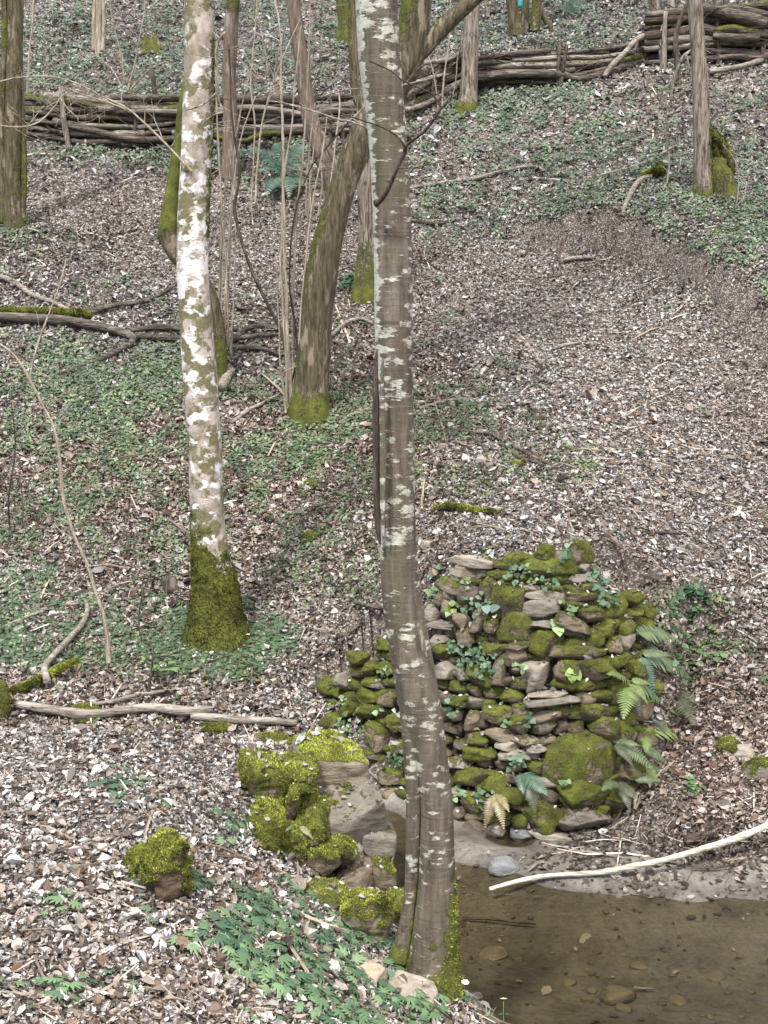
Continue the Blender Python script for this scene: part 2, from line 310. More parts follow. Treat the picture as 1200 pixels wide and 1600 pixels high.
npnt += [(-6, 7.5, .9), (-6, 8.2, .85), (-6, 8.9, -.2), (-2.4, 8.3, .86), (-1.2, 8.15, .8), (-.6, 8.0, .7), (-2.4, 8.9, -.1), (-1.2, 8.7, -.1), (-.5, 8.5, -.2), (-.02, 7.9, .0), (.2, 7.6, -.3), (.4, 8.4, -.5), (-6, 4, 1.1), (-2, 4, 1.0), (-.5, 4.2, .85), (.6, 4.5, .4), (1.2, 5, -.05), (2, 4, -.3), (1.2, 3, .3),
         (0, 3, 1.3), (-3, 3, 1.4), (0, 0, 2.1), (-4, 0, 2.2), (3, 0, 1.4), (4, 3, -.2), (0, -4, 2.3), (-8, -4, 2.4), (-9, 6, 1.1), (-9, 8.2, .9), (-9, 9.4, -.3)]
npnt = np.array(npnt, float); NEARF = tps_fit(npnt[:, :2], npnt[:, 2], 1e-3)
# old abutment across the stream: plan curve of its face and the height of its top
WC = np.array([(-.78, 10.15), (-.62, 9.75), (-.36, 9.4), (0., 9.02), (.3, 8.74), (.75, 8.5), (1.3, 8.4), (1.74, 8.55), (2.08, 8.92), (2.3, 9.4), (2.42, 10.)])
WH = np.array([.4, .62, .86, 1.2, 1.68, 1.76, 1.84, 1.62, 1.42, 1.32, 1.3])
def crom(P, n):
    P = np.asarray(P, float); P = np.concatenate([[2*P[0]-P[1]], P, [2*P[-1]-P[-2]]]); out = []
    for i in range(1, len(P)-2):
        for k in range(n):
            u = k/n; out.append(.5*((2*P[i])+(-P[i-1]+P[i+1])*u+(2*P[i-1]-5*P[i]+4*P[i+1]-P[i+2])*u*u+(-P[i-1]+3*P[i]-3*P[i+1]+P[i+2])*u**3))
    out.append(P[-2]); return np.array(out)
WCs = crom(np.c_[WC, WH], 16); WTan = np.gradient(WCs[:, :2], axis=0); WTan /= np.linalg.norm(WTan, axis=1)[:, None]
WNin = np.c_[-WTan[:, 1], WTan[:, 0]]; BAT = .3
def wallpt(i, z): return np.array([*(WCs[i, :2]+WNin[i]*BAT*z), z])
def thit(px, py):
    r = ray(px, py); yy = np.linspace(9, 26, 400); k_ = yy/r[1]; X = np.c_[r[0]*k_, yy]; b_ = np.nonzero(CAM_H+r[2]*k_ < tps(FARF, X))[0]; return X[b_[0]] if len(b_) else X[-1]
SCARP = crom(np.array([thit(*q) for q in [(720, 356), (800, 366), (880, 378), (960, 392), (1030, 412), (1090, 446), (1150, 492), (1210, 548), (1290, 610)]]), 8)
ST = np.gradient(SCARP, axis=0); ST /= np.linalg.norm(ST, axis=1)[:, None]; SN = np.c_[-ST[:, 1], ST[:, 0]]
def scarp(X):
    d = X[:, None]-SCARP[None]; i = (d**2).sum(-1).argmin(1); dd = d[np.arange(len(X)), i]; q = (dd*SN[i]).sum(-1); f = i/(len(SCARP)-1.)
    along = sst(f, 0, .3)*(1-sst(np.abs((dd*ST[i]).sum(-1)), 0, .5)); jit = .1*fbm(X, 2.5, 3, 71); return q+jit, along
def Graw(X):
    far = tps(FARF, X); near = tps(NEARF, X); y = X[:, 1]
    cp_ = .93-.02*np.clip(y-5, 0, 3); near = np.where(y > 5.2, np.where(near > cp_, cp_+(near-cp_)*.12, near), near)
    near = np.where(y > 7.95, near-(y-7.95)*.75-np.clip(y-8.2, 0, 9)*.9, near); near = np.where(X[:, 0] > 1.2, near-(X[:, 0]-1.2)*.6, near)
    near = near-3*np.clip(y-9, 0, 9)
    # flat footing against far surface running up under the near bank
    far = np.where(y < 7.2, np.minimum(far, np.where(X[:, 0] < 3, -.1, far)), far)
    d = X[:, None]-WCs[None, :, :2]; d2 = (d**2).sum(-1); i = d2.argmin(1)
    q = (d[np.arange(len(X)), i]*WNin[i]).sum(-1); dist = np.sqrt(d2[np.arange(len(X)), i])
    q = np.where(i == 0, -9, q); q = np.where(i == len(WCs)-1, -9, q)
    bas = np.minimum(WCs[i, 2]-.03, (q-.16)/BAT*1.02)
    inside = (q > 0) & (q < 1.1) & (X[:, 1] > 8.3)
    far2 = np.where(inside, np.maximum(np.minimum(far, WCs[i, 2]+np.clip(q-.55, 0, 9)*.9), bas), far)
    blend = sst(q, .7, 1.1)
    far = np.where(inside, far2*(1-blend)+far*blend, far)
    # keep the slope from spilling over the foot of the wall
    foot = ((d[np.arange(len(X)), i]*WNin[i]).sum(-1) <= .12) & (dist < .7) & (i > 3*16) & (i < len(WCs)-1)
    far = np.where(foot, np.minimum(far, .02+np.clip(X[:, 0]-1.45, 0, 2)*.55+np.clip(X[:, 1]-8.6, 0, 2)*.25+.5*np.clip(dist-.1, 0, 1)), far)
    z = np.maximum(near, far); z = np.maximum(z, -.26+.05*fbm(X, 1.5, 2, 5))
    # scarp where the path is cut into the bank on the right
    sq, sa = scarp(X); z = z+sa*(.36*sst(sq, -.05, .05)*np.exp(-np.clip(sq, 0, 9)/1.3)-.1*np.exp(-((sq+.3)/.35)**2))
    land = sst(z, .1, .5)
    z = z+.035*fbm(X, 2.2, 3, 14)*(1-land)*(X[:, 1] < 10.3)+land*(.05*fbm(X, .8, 3, 1)+.022*fbm(X, 3.5, 3, 2))+.012*fbm(X, 5., 3, 3)
    return z
xs = np.unique(np.concatenate([np.arange(-40, -8, .8), np.arange(-8, -3.2, .12), np.arange(-3.2, 3.2, .035), np.arange(3.2, 8, .12), np.arange(8, 40.1, .8)]))
ys = np.unique(np.concatenate([np.arange(-6, 4, .4), np.arange(4, 11, .035), np.arange(11, 28, .09), np.arange(28, 75, .8)]))
GX, GY = np.meshgrid(xs, ys, indexing='ij'); GZ = Graw(np.c_[GX.ravel(), GY.ravel()]).reshape(GX.shape)
def G(X):
    X = np.atleast_2d(np.asarray(X, float)); i = np.clip(np.searchsorted(xs, X[:, 0])-1, 0, len(xs)-2); j = np.clip(np.searchsorted(ys, X[:, 1])-1, 0, len(ys)-2)
    u = np.clip((X[:, 0]-xs[i])/(xs[i+1]-xs[i]), 0, 1); v_ = np.clip((X[:, 1]-ys[j])/(ys[j+1]-ys[j]), 0, 1)
    return GZ[i, j]*(1-u)*(1-v_)+GZ[i+1, j]*u*(1-v_)+GZ[i, j+1]*(1-u)*v_+GZ[i+1, j+1]*u*v_
def Gz(x, y): return float(G([(x, y)])[0])
def hit(px, py, ymin=3.):
    """where the line of sight meets the ground"""
    r = ray(px, py); yy = np.linspace(ymin, 45, 3000); k = yy/r[1]; X = np.c_[r[0]*k, yy]; z = CAM_H+r[2]*k
    b_ = np.nonzero(z < G(X))[0]; i = b_[0] if len(b_) else len(yy)-1
    return np.array([X[i, 0], yy[i], G(X[i:i+1])[0]])
def Gn(X):
    e = .03; a = (G(X+[e, 0])-G(X-[e, 0]))/(2*e); b_ = (G(X+[0, e])-G(X-[0, e]))/(2*e)
    n = np.c_[-a, -b_, np.ones(len(X))]; return n/np.linalg.norm(n, axis=1)[:, None]
# vegetation / mud / path masks, stored on the ground by where those patches really lie
def blobs(P, L, soft=.5):
    px, py, _ = proj(P); r = np.zeros(len(P))
    for cx, cy, rx, ry, w_ in L:
        d = np.sqrt(((px-cx)/rx)**2+((py-cy)/ry)**2); r = np.maximum(r, w_*(1-sst(d, 1-soft, 1+soft*.6)))
    return r
GREEN = [(180, 650, 330, 120, 1.05), (430, 720, 200, 120, .85), (180, 780, 300, 120, .7), (480, 830, 160, 90, .4), (60, 560, 160, 40, .5), (500, 670, 110, 70, .9), (330, 1010, 110, 60, 1.), (60, 940, 120, 60, .85), (130, 1010, 150, 50, .8), (40, 850, 90, 70, .7), (540, 900, 100, 50, .35),
  (880, 220, 330, 80, .5), (1100, 350, 150, 80, .72), (960, 330, 150, 60, .6), (740, 160, 130, 40, .9), (1150, 430, 90, 60, .7), (700, 330, 130, 60, .4), (1050, 220, 200, 70, .5), (870, 150, 60, 24, 1.),
  (180, 90, 260, 90, .55), (450, 60, 260, 90, .35), (800, 40, 300, 60, .45), (1000, 50, 140, 50, .4), (260, 250, 120, 26, .55), (430, 250, 140, 60, .6), (140, 235, 90, 16, .8), (15, 355, 60, 30, .9), (740, 670, 120, 36, .6), (860, 725, 90, 34, .6), (640, 620, 90, 40, .35), (720, 760, 90, 30, .25),
  (1080, 980, 70, 70, .95), (1110, 1020, 110, 34, .9), (1040, 1060, 60, 40, .7), (1085, 1230, 30, 18, .6), (1180, 1060, 40, 60, .4), (250, 480, 60, 16, .2), (780, 570, 30, 10, .7), (690, 500, 20, 12, .5), (850, 60, 60, 20, .5), (500, 840, 60, 30, .3)]
BARE = [(1000, 700, 90, 150, .25), (560, 940, 60, 40, .4), (850, 420, 260, 40, .2), (500, 330, 200, 40, .15), (200, 1290, 110, 26, .55), (60, 1130, 90, 20, .35), (260, 1160, 120, 20, .4), (1000, 1280, 60, 30, .7)]
BARE += []
pathL = [(150, 320, 260, 46, 1.), (400, 400, 240, 66, 1.), (640, 430, 200, 90, 1.), (850, 480, 260, 90, 1.), (1040, 600, 190, 150, 1.), (1060, 760, 160, 140, 1.), (900, 820, 200, 50, 1.), (1120, 880, 120, 60, 1.)]
PV = np.c_[GX.ravel(), GY.ravel(), GZ.ravel()]
mudv = 1-sst(PV[:, 2], .06, .16); mudv = np.where((PV[:, 1] > 10.4) | (PV[:, 1] < 2), 0, mudv)
nx, ny = GX.shape; ii = np.arange(nx*ny).reshape(nx, ny)
Q = np.stack([ii[:-1, :-1], ii[1:, :-1], ii[1:, 1:], ii[:-1, 1:]], -1).reshape(-1, 4)
Pc = PV[Q].mean(1); vis = (Pc[:, 1] > 3)
pm = np.where(vis, blobs(Pc, pathL, .12), 0) > .5
pm &= Pc[:, 2] > .3
pm &= (Pc[:, 1] > 9.6)
bedm = (Pc[:, 2] < .07) & (Pc[:, 1] < 10.2) & (Pc[:, 1] > 1)
bankm = (Pc[:, 1] < 8.9) & ~bedm & (Pc[:, 0] < 2.5) & ~((Pc[:, 1] > 8.2) & (Pc[:, 0] > -.3))
for nm, msk in (('path', pm & ~bedm), ('streambed', bedm), ('stream_bank', bankm), ('ground', ~(pm | bedm | bankm))):
    q = Q[msk]; u, inv = np.unique(q.ravel(), return_inverse=True)
    me = mesh_np(nm, PV[u], inv.reshape(-1, 4), None, None, 0., {'mud': mudv[u]}); me.materials.append(M['ground'])
    o = bpy.data.objects.new(nm, me); COL.objects.link(o); o['kind'] = 'structure'
# water sheet
wx = np.linspace(-9, 9, 60); wy = np.linspace(1.5, 10.2, 40); WX, WY = np.meshgrid(wx, wy, indexing='ij'); k = np.arange(WX.size).reshape(WX.shape)
A = Acc().add(np.c_[WX.ravel(), WY.ravel(), np.zeros(WX.size)], np.stack([k[:-1, :-1], k[1:, :-1], k[1:, 1:], k[:-1, 1:]], -1).reshape(-1, 4))
o = mk('stream_water', A, M['water'], org=(0, 0, 0)); o['kind'] = 'structure'

# ------------------------------------------------------------------ scattering
def frames(N, yaw):
    """orthonormal frames whose third axis is N, spun by yaw -> (n,3,3) columns x,y,z"""
    a = np.c_[np.cos(yaw), np.sin(yaw), np.zeros(len(yaw))]; y = np.cross(N, a); y /= np.linalg.norm(y, axis=1)[:, None]; x = np.cross(y, N)
    return np.stack([x, y, N], -1)
def rnorm(N, amt, r=RNG):
    n = N+r.normal(0, 1, N.shape)*np.asarray(amt).reshape(-1, 1); return n/np.linalg.norm(n, axis=1)[:, None]
def inst(A, tv, tq, tt, pos, fr, size, tint, moss=0.):
    """add a template mesh at many places"""
    n = len(pos); tv = np.asarray(tv, float); sz = np.asarray(size, float)
    sz = sz.reshape(n, 1, -1) if sz.ndim > 1 else sz.reshape(n, 1, 1)
    V = np.einsum('nij,nkj->nki', fr, tv[None]*sz)+pos[:, None]; k = len(tv); off = (np.arange(n)*k)
    q = (np.asarray(tq)[None]+off[:, None, None]).reshape(-1, 4) if tq is not None and len(tq) else None
    tr_ = (np.asarray(tt)[None]+off[:, None, None]).reshape(-1, 3) if tt is not None and len(tt) else None
    A.add(V.reshape(-1, 3), q, tr_, np.repeat(tint, k, 0), moss)
# litter leaf: 8 vertices, folded along the midrib, tip curled
def leaf_t(fold, curl, wd=.36):
    x = np.array([-.5, -.2, .15, .5]); ww = np.array([0.03, .9, .8, .03])*wd; V = []
    for i in range(4): V.append((x[i], 0, curl*abs(x[i])**1.6))
    for s in (1, -1):
        for i in (1, 2): V.append((x[i], s*ww[i], fold*ww[i]+curl*abs(x[i])**1.6+.03*s*i))
    return np.array(V), [(1, 2, 5, 4), (2, 1, 6, 7)], [(0, 1, 4), (2, 3, 5), (1, 0, 6), (3, 2, 7)]
LEAVES = [leaf_t(.35, .5, .27), leaf_t(1.1, 1.2, .26), leaf_t(-.6, -.8, .28), leaf_t(.7, 2., .22), leaf_t(.15, .2, .3), leaf_t(2., .5, .24), leaf_t(.6, -1.2, .2)]
LIT = np.array([(.46, .43, .4), (.36, .315, .275), (.26, .22, .185), (.16, .125, .1), (.085, .068, .055), (.52, .505, .485), (.33, .31, .29), (.2, .145, .105), (.12, .09, .068), (.05, .04, .033), (.29, .26, .235), (.22, .19, .165)])*np.array([.95, .995, 1.02])
def sample(n, y0, y1, um=.34):
    y = y0+(y1-y0)*np.sqrt(RNG.random(n)*(1-(y0/y1)**2)*1.+(y0/y1)**2)*1.; y = y1*np.sqrt((y0/y1)**2+RNG.random(n)*(1-(y0/y1)**2))
    x = (RNG.random(n)*2-1)*um*y; P = np.c_[x, y]; return np.c_[P, G(P)]
# ------------------------------------------------------------------ leaf litter
A = Acc()
for y0, y1, n, sz in ((4.3, 9.4, 165000, .029), (9.0, 13, 140000, .037), (13, 18, 160000, .04), (18, 29, 130000, .054)):
    P = sample(n, y0, y1); X = P[:, :2]; N = Gn(X)
    sq, sa = scarp(X); cut = sa*np.exp(-((sq-.01)/.1)**2); bare = np.maximum(blobs(P, BARE), cut*1.15); clump = fbm(X, 2.2, 3, 31)
    keep = (P[:, 2] > .07+.05*clump) & (RNG.random(n) < .25+6*(P[:, 2]-.07)) & (N[:, 2] > .1) & (RNG.random(n) > bare*.75) & (RNG.random(n) < .86+.5*clump)
    keep &= ~((P[:, 1] > 8.35) & (P[:, 1] < 9.4) & (P[:, 0] > -.5) & (P[:, 0] < 1.75) & (N[:, 2] < .8))
    P, N, bare, clump = P[keep], N[keep], bare[keep], clump[keep]; n = len(P)
    pick = RNG.integers(0, len(LIT), n); pk2 = RNG.random(n)
    C = LIT[pick]*(.8+.35*RNG.random((n, 1)))
    big = fbm(P[:, :2], .45, 2, 77)                                    # drifts of browner and greyer leaves
    brown = np.clip(.25+1.1*big+np.where((P[:, 1] > 8.9) & (P[:, 1] < 13.5) & (P[:, 0] < .6), .35, 0)+np.where((P[:, 0] > 1.4) & (P[:, 1] < 10.2) & (P[:, 1] > 8), .35, 0), 0, 1)
    C = C*(1-.25*brown[:, None]*[.5, 1, 1.25]); C = C*(1-.35*np.minimum(bare, 1)[:, None]); C = C*(1+.16*((P[:, 1] < 8.3) & (P[:, 0] < 1))[:, None]); wet = (1-sst(P[:, 2], .1, .24))*(P[:, 1] < 9.6)*(P[:, 1] > 7); C = C*(1-.6*wet[:, None]*(RNG.random(n) < .8)[:, None])
    pth = blobs(P, pathL, .2)
    far = sst(P[:, 1], 12, 24)[:, None]; C = C*(1-far*.5)+far*.5*C.mean(1, keepdims=True)*np.array([1.08, 1.08, 1.08])  # distant leaves greyed: haze put into their colour
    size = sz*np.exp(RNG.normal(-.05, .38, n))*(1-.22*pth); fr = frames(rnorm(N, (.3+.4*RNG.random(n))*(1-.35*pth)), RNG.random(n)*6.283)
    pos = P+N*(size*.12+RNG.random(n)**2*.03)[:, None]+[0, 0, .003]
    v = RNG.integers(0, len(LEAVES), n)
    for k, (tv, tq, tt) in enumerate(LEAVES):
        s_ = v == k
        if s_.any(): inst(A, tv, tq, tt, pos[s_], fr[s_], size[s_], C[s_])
# whole fallen leaves, larger and less broken, on the near bank and by the old walls
BIG = [leaf_t(.3, .3, .36), leaf_t(.8, 1., .36), leaf_t(-.5, -.7, .38), leaf_t(1.4, .6, .34)]
for y0, y1, n, sz in ((4.3, 10.6, 6500, .06), (10.6, 14, 4500, .066)):
    P = sample(n, y0, y1); N = Gn(P[:, :2]); ok = (P[:, 2] > .12) & (N[:, 2] > .4) & (RNG.random(n) < .5+fbm(P[:, :2], 1.5, 2, 91)) & (blobs(P, BARE) < .3); P, N = P[ok], N[ok]; n = len(P); v = RNG.integers(0, 4, n)
    for k in range(4):
        s_ = v == k; m_ = int(s_.sum()); inst(A, *BIG[k], P[s_]+N[s_]*.018, frames(rnorm(N[s_], np.full(m_, .35)), RNG.random(m_)*6.283), sz*np.exp(RNG.normal(0, .22, m_)), np.array([(.44, .39, .35), (.3, .235, .19), (.2, .13, .09), (.36, .33, .31), (.5, .47, .44), (.14, .1, .075)])[RNG.integers(0, 6, m_)]*(.85+.3*RNG.random((m_, 1))))
# fine trodden crumbs on the path, sunken and washed-up debris by the stream
P = sample(260000, 9.6, 19); pw = blobs(P, pathL, .2); ok = RNG.random(len(P)) < pw*.95; P = P[ok]; N = Gn(P[:, :2]); n = len(P)
inst(A, *LEAVES[0], P+N*.006, frames(rnorm(N, np.full(n, .4)), RNG.random(n)*6.283), .024*np.exp(RNG.normal(0, .4, n)), np.array([(.42, .375, .335), (.31, .262, .225), (.21, .17, .142), (.12, .096, .08), (.5, .465, .43), (.25, .2, .16)])[RNG.integers(0, 6, n)])
P = sample(60000, 6, 9.4); ok = (P[:, 2] > -.2) & (P[:, 2] < .13) & (P[:, 0] > .1) & (RNG.random(len(P)) < np.where(P[:, 2] < 0, .012, .35*sst(P[:, 0], .5, 1.8)*(.3+1.5*np.clip(fbm(P[:, :2], 3, 2, 21)+.2, 0, 1)))); P = P[ok]; N = Gn(P[:, :2]); n = len(P)
inst(A, *LEAVES[4], P+N*.008, frames(rnorm(N, np.full(n, .2)), RNG.random(n)*6.283), .034*np.exp(RNG.normal(0, .4, n)), np.array([(.03, .025, .02), (.06, .048, .036), (.1, .08, .06), (.05, .035, .025), (.24, .21, .18)])[RNG.integers(0, 5, n)])
o = mk('leaf_litter', A, M['litter'], org=(0, 0, 0), smooth=False); tag(o, 'dry brown and grey beech leaves strewn over the ground', 'leaf litter', kind='stuff')
# twiggy litter
A = Acc(); tw = np.array([(-.5, 0, -.012), (-.5, 0, .012), (-.15, .03, -.014), (-.15, .03, .014), (.2, -.02, -.01), (.2, -.02, .01), (.5, .02, -.005), (.5, .02, .005)])
for y0, y1, n in ((4.5, 9, 700), (9, 14, 1300), (14, 27, 2300)):
    P = sample(n, y0, y1); N = Gn(P[:, :2]); kp = (P[:, 2] > .05) & (N[:, 2] > .6); P, N = P[kp], N[kp]; n = len(P)
    tvw = np.concatenate([tw, tw[:, [0, 2, 1]]*[1, 1, 1]]); tq = [(0, 1, 3, 2), (2, 3, 5, 4), (4, 5, 7, 6), (8, 9, 11, 10), (10, 11, 13, 12), (12, 13, 15, 14)]
    inst(A, tvw, tq, None, P+N*.025, frames(rnorm(N, np.full(n, .12)), RNG.random(n)*6.283), np.exp(RNG.normal(-1.5, .45, n)), np.array([(.42, .36, .29), (.3, .24, .18), (.16, .12, .09), (.5, .45, .38)])[RNG.integers(0, 4, n)])
o = mk('twig_litter', A, M['litter'], org=(0, 0, 0), smooth=False); tag(o, 'small dry twigs scattered among the fallen leaves', 'twigs', kind='stuff')

# ------------------------------------------------------------------ low green ground cover
def blade(L, W, az, up, droop=.3, z0=0., r0=0.):
    """one folded leaflet leaving the centre"""
    d = np.array([math.cos(az), math.sin(az), 0]); s = np.array([-d[1], d[0], 0]); pts = []
    for q, ww in ((0, .06), (.35, .9), (.7, .75), (1, .03)):
        c = d*(r0+L*q*math.cos(up))+np.array([0, 0, z0+L*q*math.sin(up)-droop*L*q*q]); pts.append((c, W*ww))
    V = [p for p, _ in pts]
    for sg in (1, -1):
        for i in (1, 2): V.append(pts[i][0]+s*sg*pts[i][1]+[0, 0, -.12*pts[i][1]])
    return np.array(V), [(1, 2, 5, 4), (2, 1, 6, 7)], [(0, 1, 4), (2, 3, 5), (1, 0, 6), (3, 2, 7)]
def merge(L):
    V = []; Q_ = []; T_ = []; n = 0
    for v, q, t_ in L:
        V.append(v)
        Q_ += [tuple(i+n for i in f) for f in q]; T_ += [tuple(i+n for i in f) for f in t_]; n += len(v)
    return np.concatenate(V), Q_, T_
def rosette(seed, k=7, L=.5, W=.17, h=.5):
    r = random.Random(seed); parts = []
    for i in range(k):
        parts.append(blade(L*r.uniform(.5, 1.15), W*r.uniform(.55, 1.0), i*2.4+r.uniform(-.4, .4), r.uniform(-.1, .5), .3, h*r.uniform(.2, 1), r.uniform(.05, .35)))
    return merge(parts)
ROS = [rosette(i) for i in range(5)]
GRN = np.array([(.075, .14, .075), (.06, .115, .065), (.11, .18, .085), (.04, .08, .045), (.1, .17, .11), (.16, .23, .1), (.17, .22, .16), (.1, .14, .1), (.07, .1, .045)])
def green_scatter(A, y0, y1, n, size, density=1., um=.34):
    P = sample(n, y0, y1, um); X = P[:, :2]; N = Gn(X); g = blobs(P, GREEN, .6); cl = fbm(X, 1.6, 4, 55)
    pth = blobs(P, pathL, .2)
    ok = (RNG.random(n) < density*(g*.95+.035)*(np.clip(.48+.95*cl+.8*fbm(X, 6, 2, 66), 0, 1.1))) & (P[:, 2] > .1) & (N[:, 2] > .55) & (RNG.random(n) > pth*.9*(1-g))
    P, N, X = P[ok], N[ok], X[ok]; n = len(P); C = GRN[RNG.integers(0, len(GRN), n)]*(.75+.5*RNG.random((n, 1))); C = (C*.8+.2*C.mean(1, keepdims=True))*[1.1, 1.02, .84]
    far = sst(P[:, 1], 11, 22)[:, None]; C = C*(1-far*.5)+far*.5*np.array([.125, .175, .135])*(.7+.6*RNG.random((n, 1)))  # far plants fade to pale blue-green, haze mixed into the tint
    v = RNG.integers(0, 5, n); sz = size*np.exp(np.clip(RNG.normal(0, .42, n), -1, .5)); fr = frames(rnorm(N, np.full(n, .25)), RNG.random(n)*6.283)
    for k, (tv, tq, tt) in enumerate(ROS):
        s_ = v == k
        if s_.any(): inst(A, tv, tq, tt, P[s_]+[0, 0, .012], fr[s_], sz[s_], C[s_])
A = Acc()
green_scatter(A, 9.3, 13, 40000, .062); green_scatter(A, 13, 18, 70000, .072); green_scatter(A, 18, 29, 80000, .092)
o = mk('ground_cover', A, M['green'], org=(0, 0, 0)); tag(o, 'low green ivy and herbs covering the wooded slope', 'ground cover', kind='stuff')
# ------------------------------------------------------------------ stones
import bmesh
def ico(sub):
    bm = bmesh.new(); bmesh.ops.create_icosphere(bm, subdivisions=sub, radius=1); V = np.array([v.co[:] for v in bm.verts]); T = np.array([[v.index for v in f.verts] for f in bm.faces]); bm.free(); return V, T
ICO = {k: ico(k) for k in (2, 3, 4, 5)}
def rot(rx=0., ry=0., rz=0.): return np.array(Euler((rx, ry, rz)).to_matrix())
def rockV(size, R, seed, sub=4, p=4., cuts=8, rough=.05):
    D, T = ICO[sub]; r = np.random.default_rng(seed)
    V = D/((np.abs(D)**p).sum(1)**(1/p))[:, None]
    for _ in range(cuts):
        n = r.normal(0, 1, 3); n /= np.linalg.norm(n); c = r.uniform(.74, 1.05); d = np.maximum(V @ n-c, 0); V = V-n*d[:, None]*.9
    V = V-(V.max(0)+V.min(0))/2; V = V/V.max(0)
    V = V*(1+rough*fbm(V+seed*3.7, 1.6, 3, seed % 97)[:, None]*1.1)
    V = V*np.asarray(size)/2
    sz = min(size)
    V = V+D*((fbm(V*[1, 1, 1.8]+seed, 3./sz, 4, seed % 89)-.6*np.maximum(0, .12-np.abs(vn(V+seed, 2.2/sz, 5)))/.12)*sz*rough*.95)[:, None]
    return V @ R.T, T
def vnorm(V, T):
    fn = np.cross(V[T[:, 1]]-V[T[:, 0]], V[T[:, 2]]-V[T[:, 0]]); N = np.zeros_like(V)
    for k in range(3): np.add.at(N, T[:, k], fn)
    return N/np.maximum(np.linalg.norm(N, axis=1), 1e-9)[:, None]
def mossval(P, N, m):
    """moss amount: m 0 bare .. 1 covered; thicker on upward faces"""
    return np.clip(m*1.05-.28+.42*np.clip(N[:, 2], -.6, 1)*(.35+.65*min(1, m*2.5))+.32*fbm(P, 7, 3, 9), 0, 1)
GREY, BROWN, DARK, PALE, BLUE = (.22, .2, .17), (.19, .155, .115), (.11, .09, .07), (.32, .285, .24), (.2, .21, .22)
def add_rock(A, c, size, R, seed, tint, moss, sub=3, p=4., cuts=8, rough=.05, swell=0.):
    V, T = rockV(size, R, seed, sub, p, cuts, rough); N = vnorm(V, T); P = V+c; mv = mossval(P, N, moss)
    P = P+N*(sst(mv, .35, .6)*(.005+swell*(1+1.6*fbm(P, 16, 3, 3)))*(1+.9*fbm(P, 45, 2, 3)))[:, None]
    A.add(P, None, T, np.array(tint)*(1+.12*vn(np.array([c]), 3, seed)[0]), mv); return P, T, N, mv
# moss fuzz: short leaning tufts
TUFT = (np.array([(-.16, 0, -.1), (.16, 0, -.1), (.05, .06, 1), (0, -.16, -.1), (0, .16, -.1), (-.22, .1, .85), (.1, .1, -.1), (-.1, -.1, -.1), (.3, -.2, .7)]), [(0, 1, 2), (3, 4, 5), (6, 7, 8)])
MOSSC = np.array([(.22, .25, .035), (.15, .175, .028), (.08, .1, .02), (.32, .34, .06), (.045, .058, .015), (.2, .18, .045)])
def fuzz(A, P, T, mv, n, size, bright=1., seed=0):
    r = np.random.default_rng(seed); a, b_, c = P[T[:, 0]], P[T[:, 1]], P[T[:, 2]]; cr = np.cross(b_-a, c-a); ar = np.linalg.norm(cr, axis=1); m_ = mv[T].mean(1)
    wt = ar*sst(m_, .4, .62); wt = np.where(cr[:, 2] < -.75*ar, 0, wt)
    if wt.sum() <= 0: return
    f = r.choice(len(T), n, p=wt/wt.sum()); u = r.random((n, 2)); u = np.where(u.sum(1, keepdims=True) > 1, 1-u, u)
    pos = a[f]+(b_-a)[f]*u[:, :1]+(c-a)[f]*u[:, 1:]; N = cr[f]/ar[f][:, None]; N = N+[0, 0, .35]; N /= np.linalg.norm(N, axis=1)[:, None]
    pat = fbm(pos, 14, 3, 12)
    C = MOSSC[r.integers(0, len(MOSSC), n)]*(.7+.5*r.random((n, 1)))*np.clip(1+1.5*pat[:, None]+.8*fbm(pos, 4, 2, 44)[:, None]+.35*(N[:, 2:]-.5), .25, 2.)*bright
    inst(A, TUFT[0], None, TUFT[1], pos, frames(rnorm(N, np.full(n, .45), r), r.random(n)*6.283), size*(.5+r.random(n)), C)

# ---- the dry-stone abutment across the stream
wall = thing('stone_abutment', (.9, 8.45, 0), 'ruined mossy dry-stone abutment on the far side of the stream', 'stone wall', 'old dry-stone abutments')
Wi = np.arange(len(WCs)); Wz = np.arange(0, 1.95, .02)
WG = np.array([[wallpt(i, z) for z in Wz] for i in Wi]); wpx, wpy, wzz = proj(WG)
okw = WG[..., 2] <= WCs[:, 2][:, None]+.06
def on_wall(px, py):
    d = (wpx-px)**2+(wpy-py)**2+np.where(okw, 0, 1e5); k = np.unravel_index(d.argmin(), d.shape); return k, WG[k]
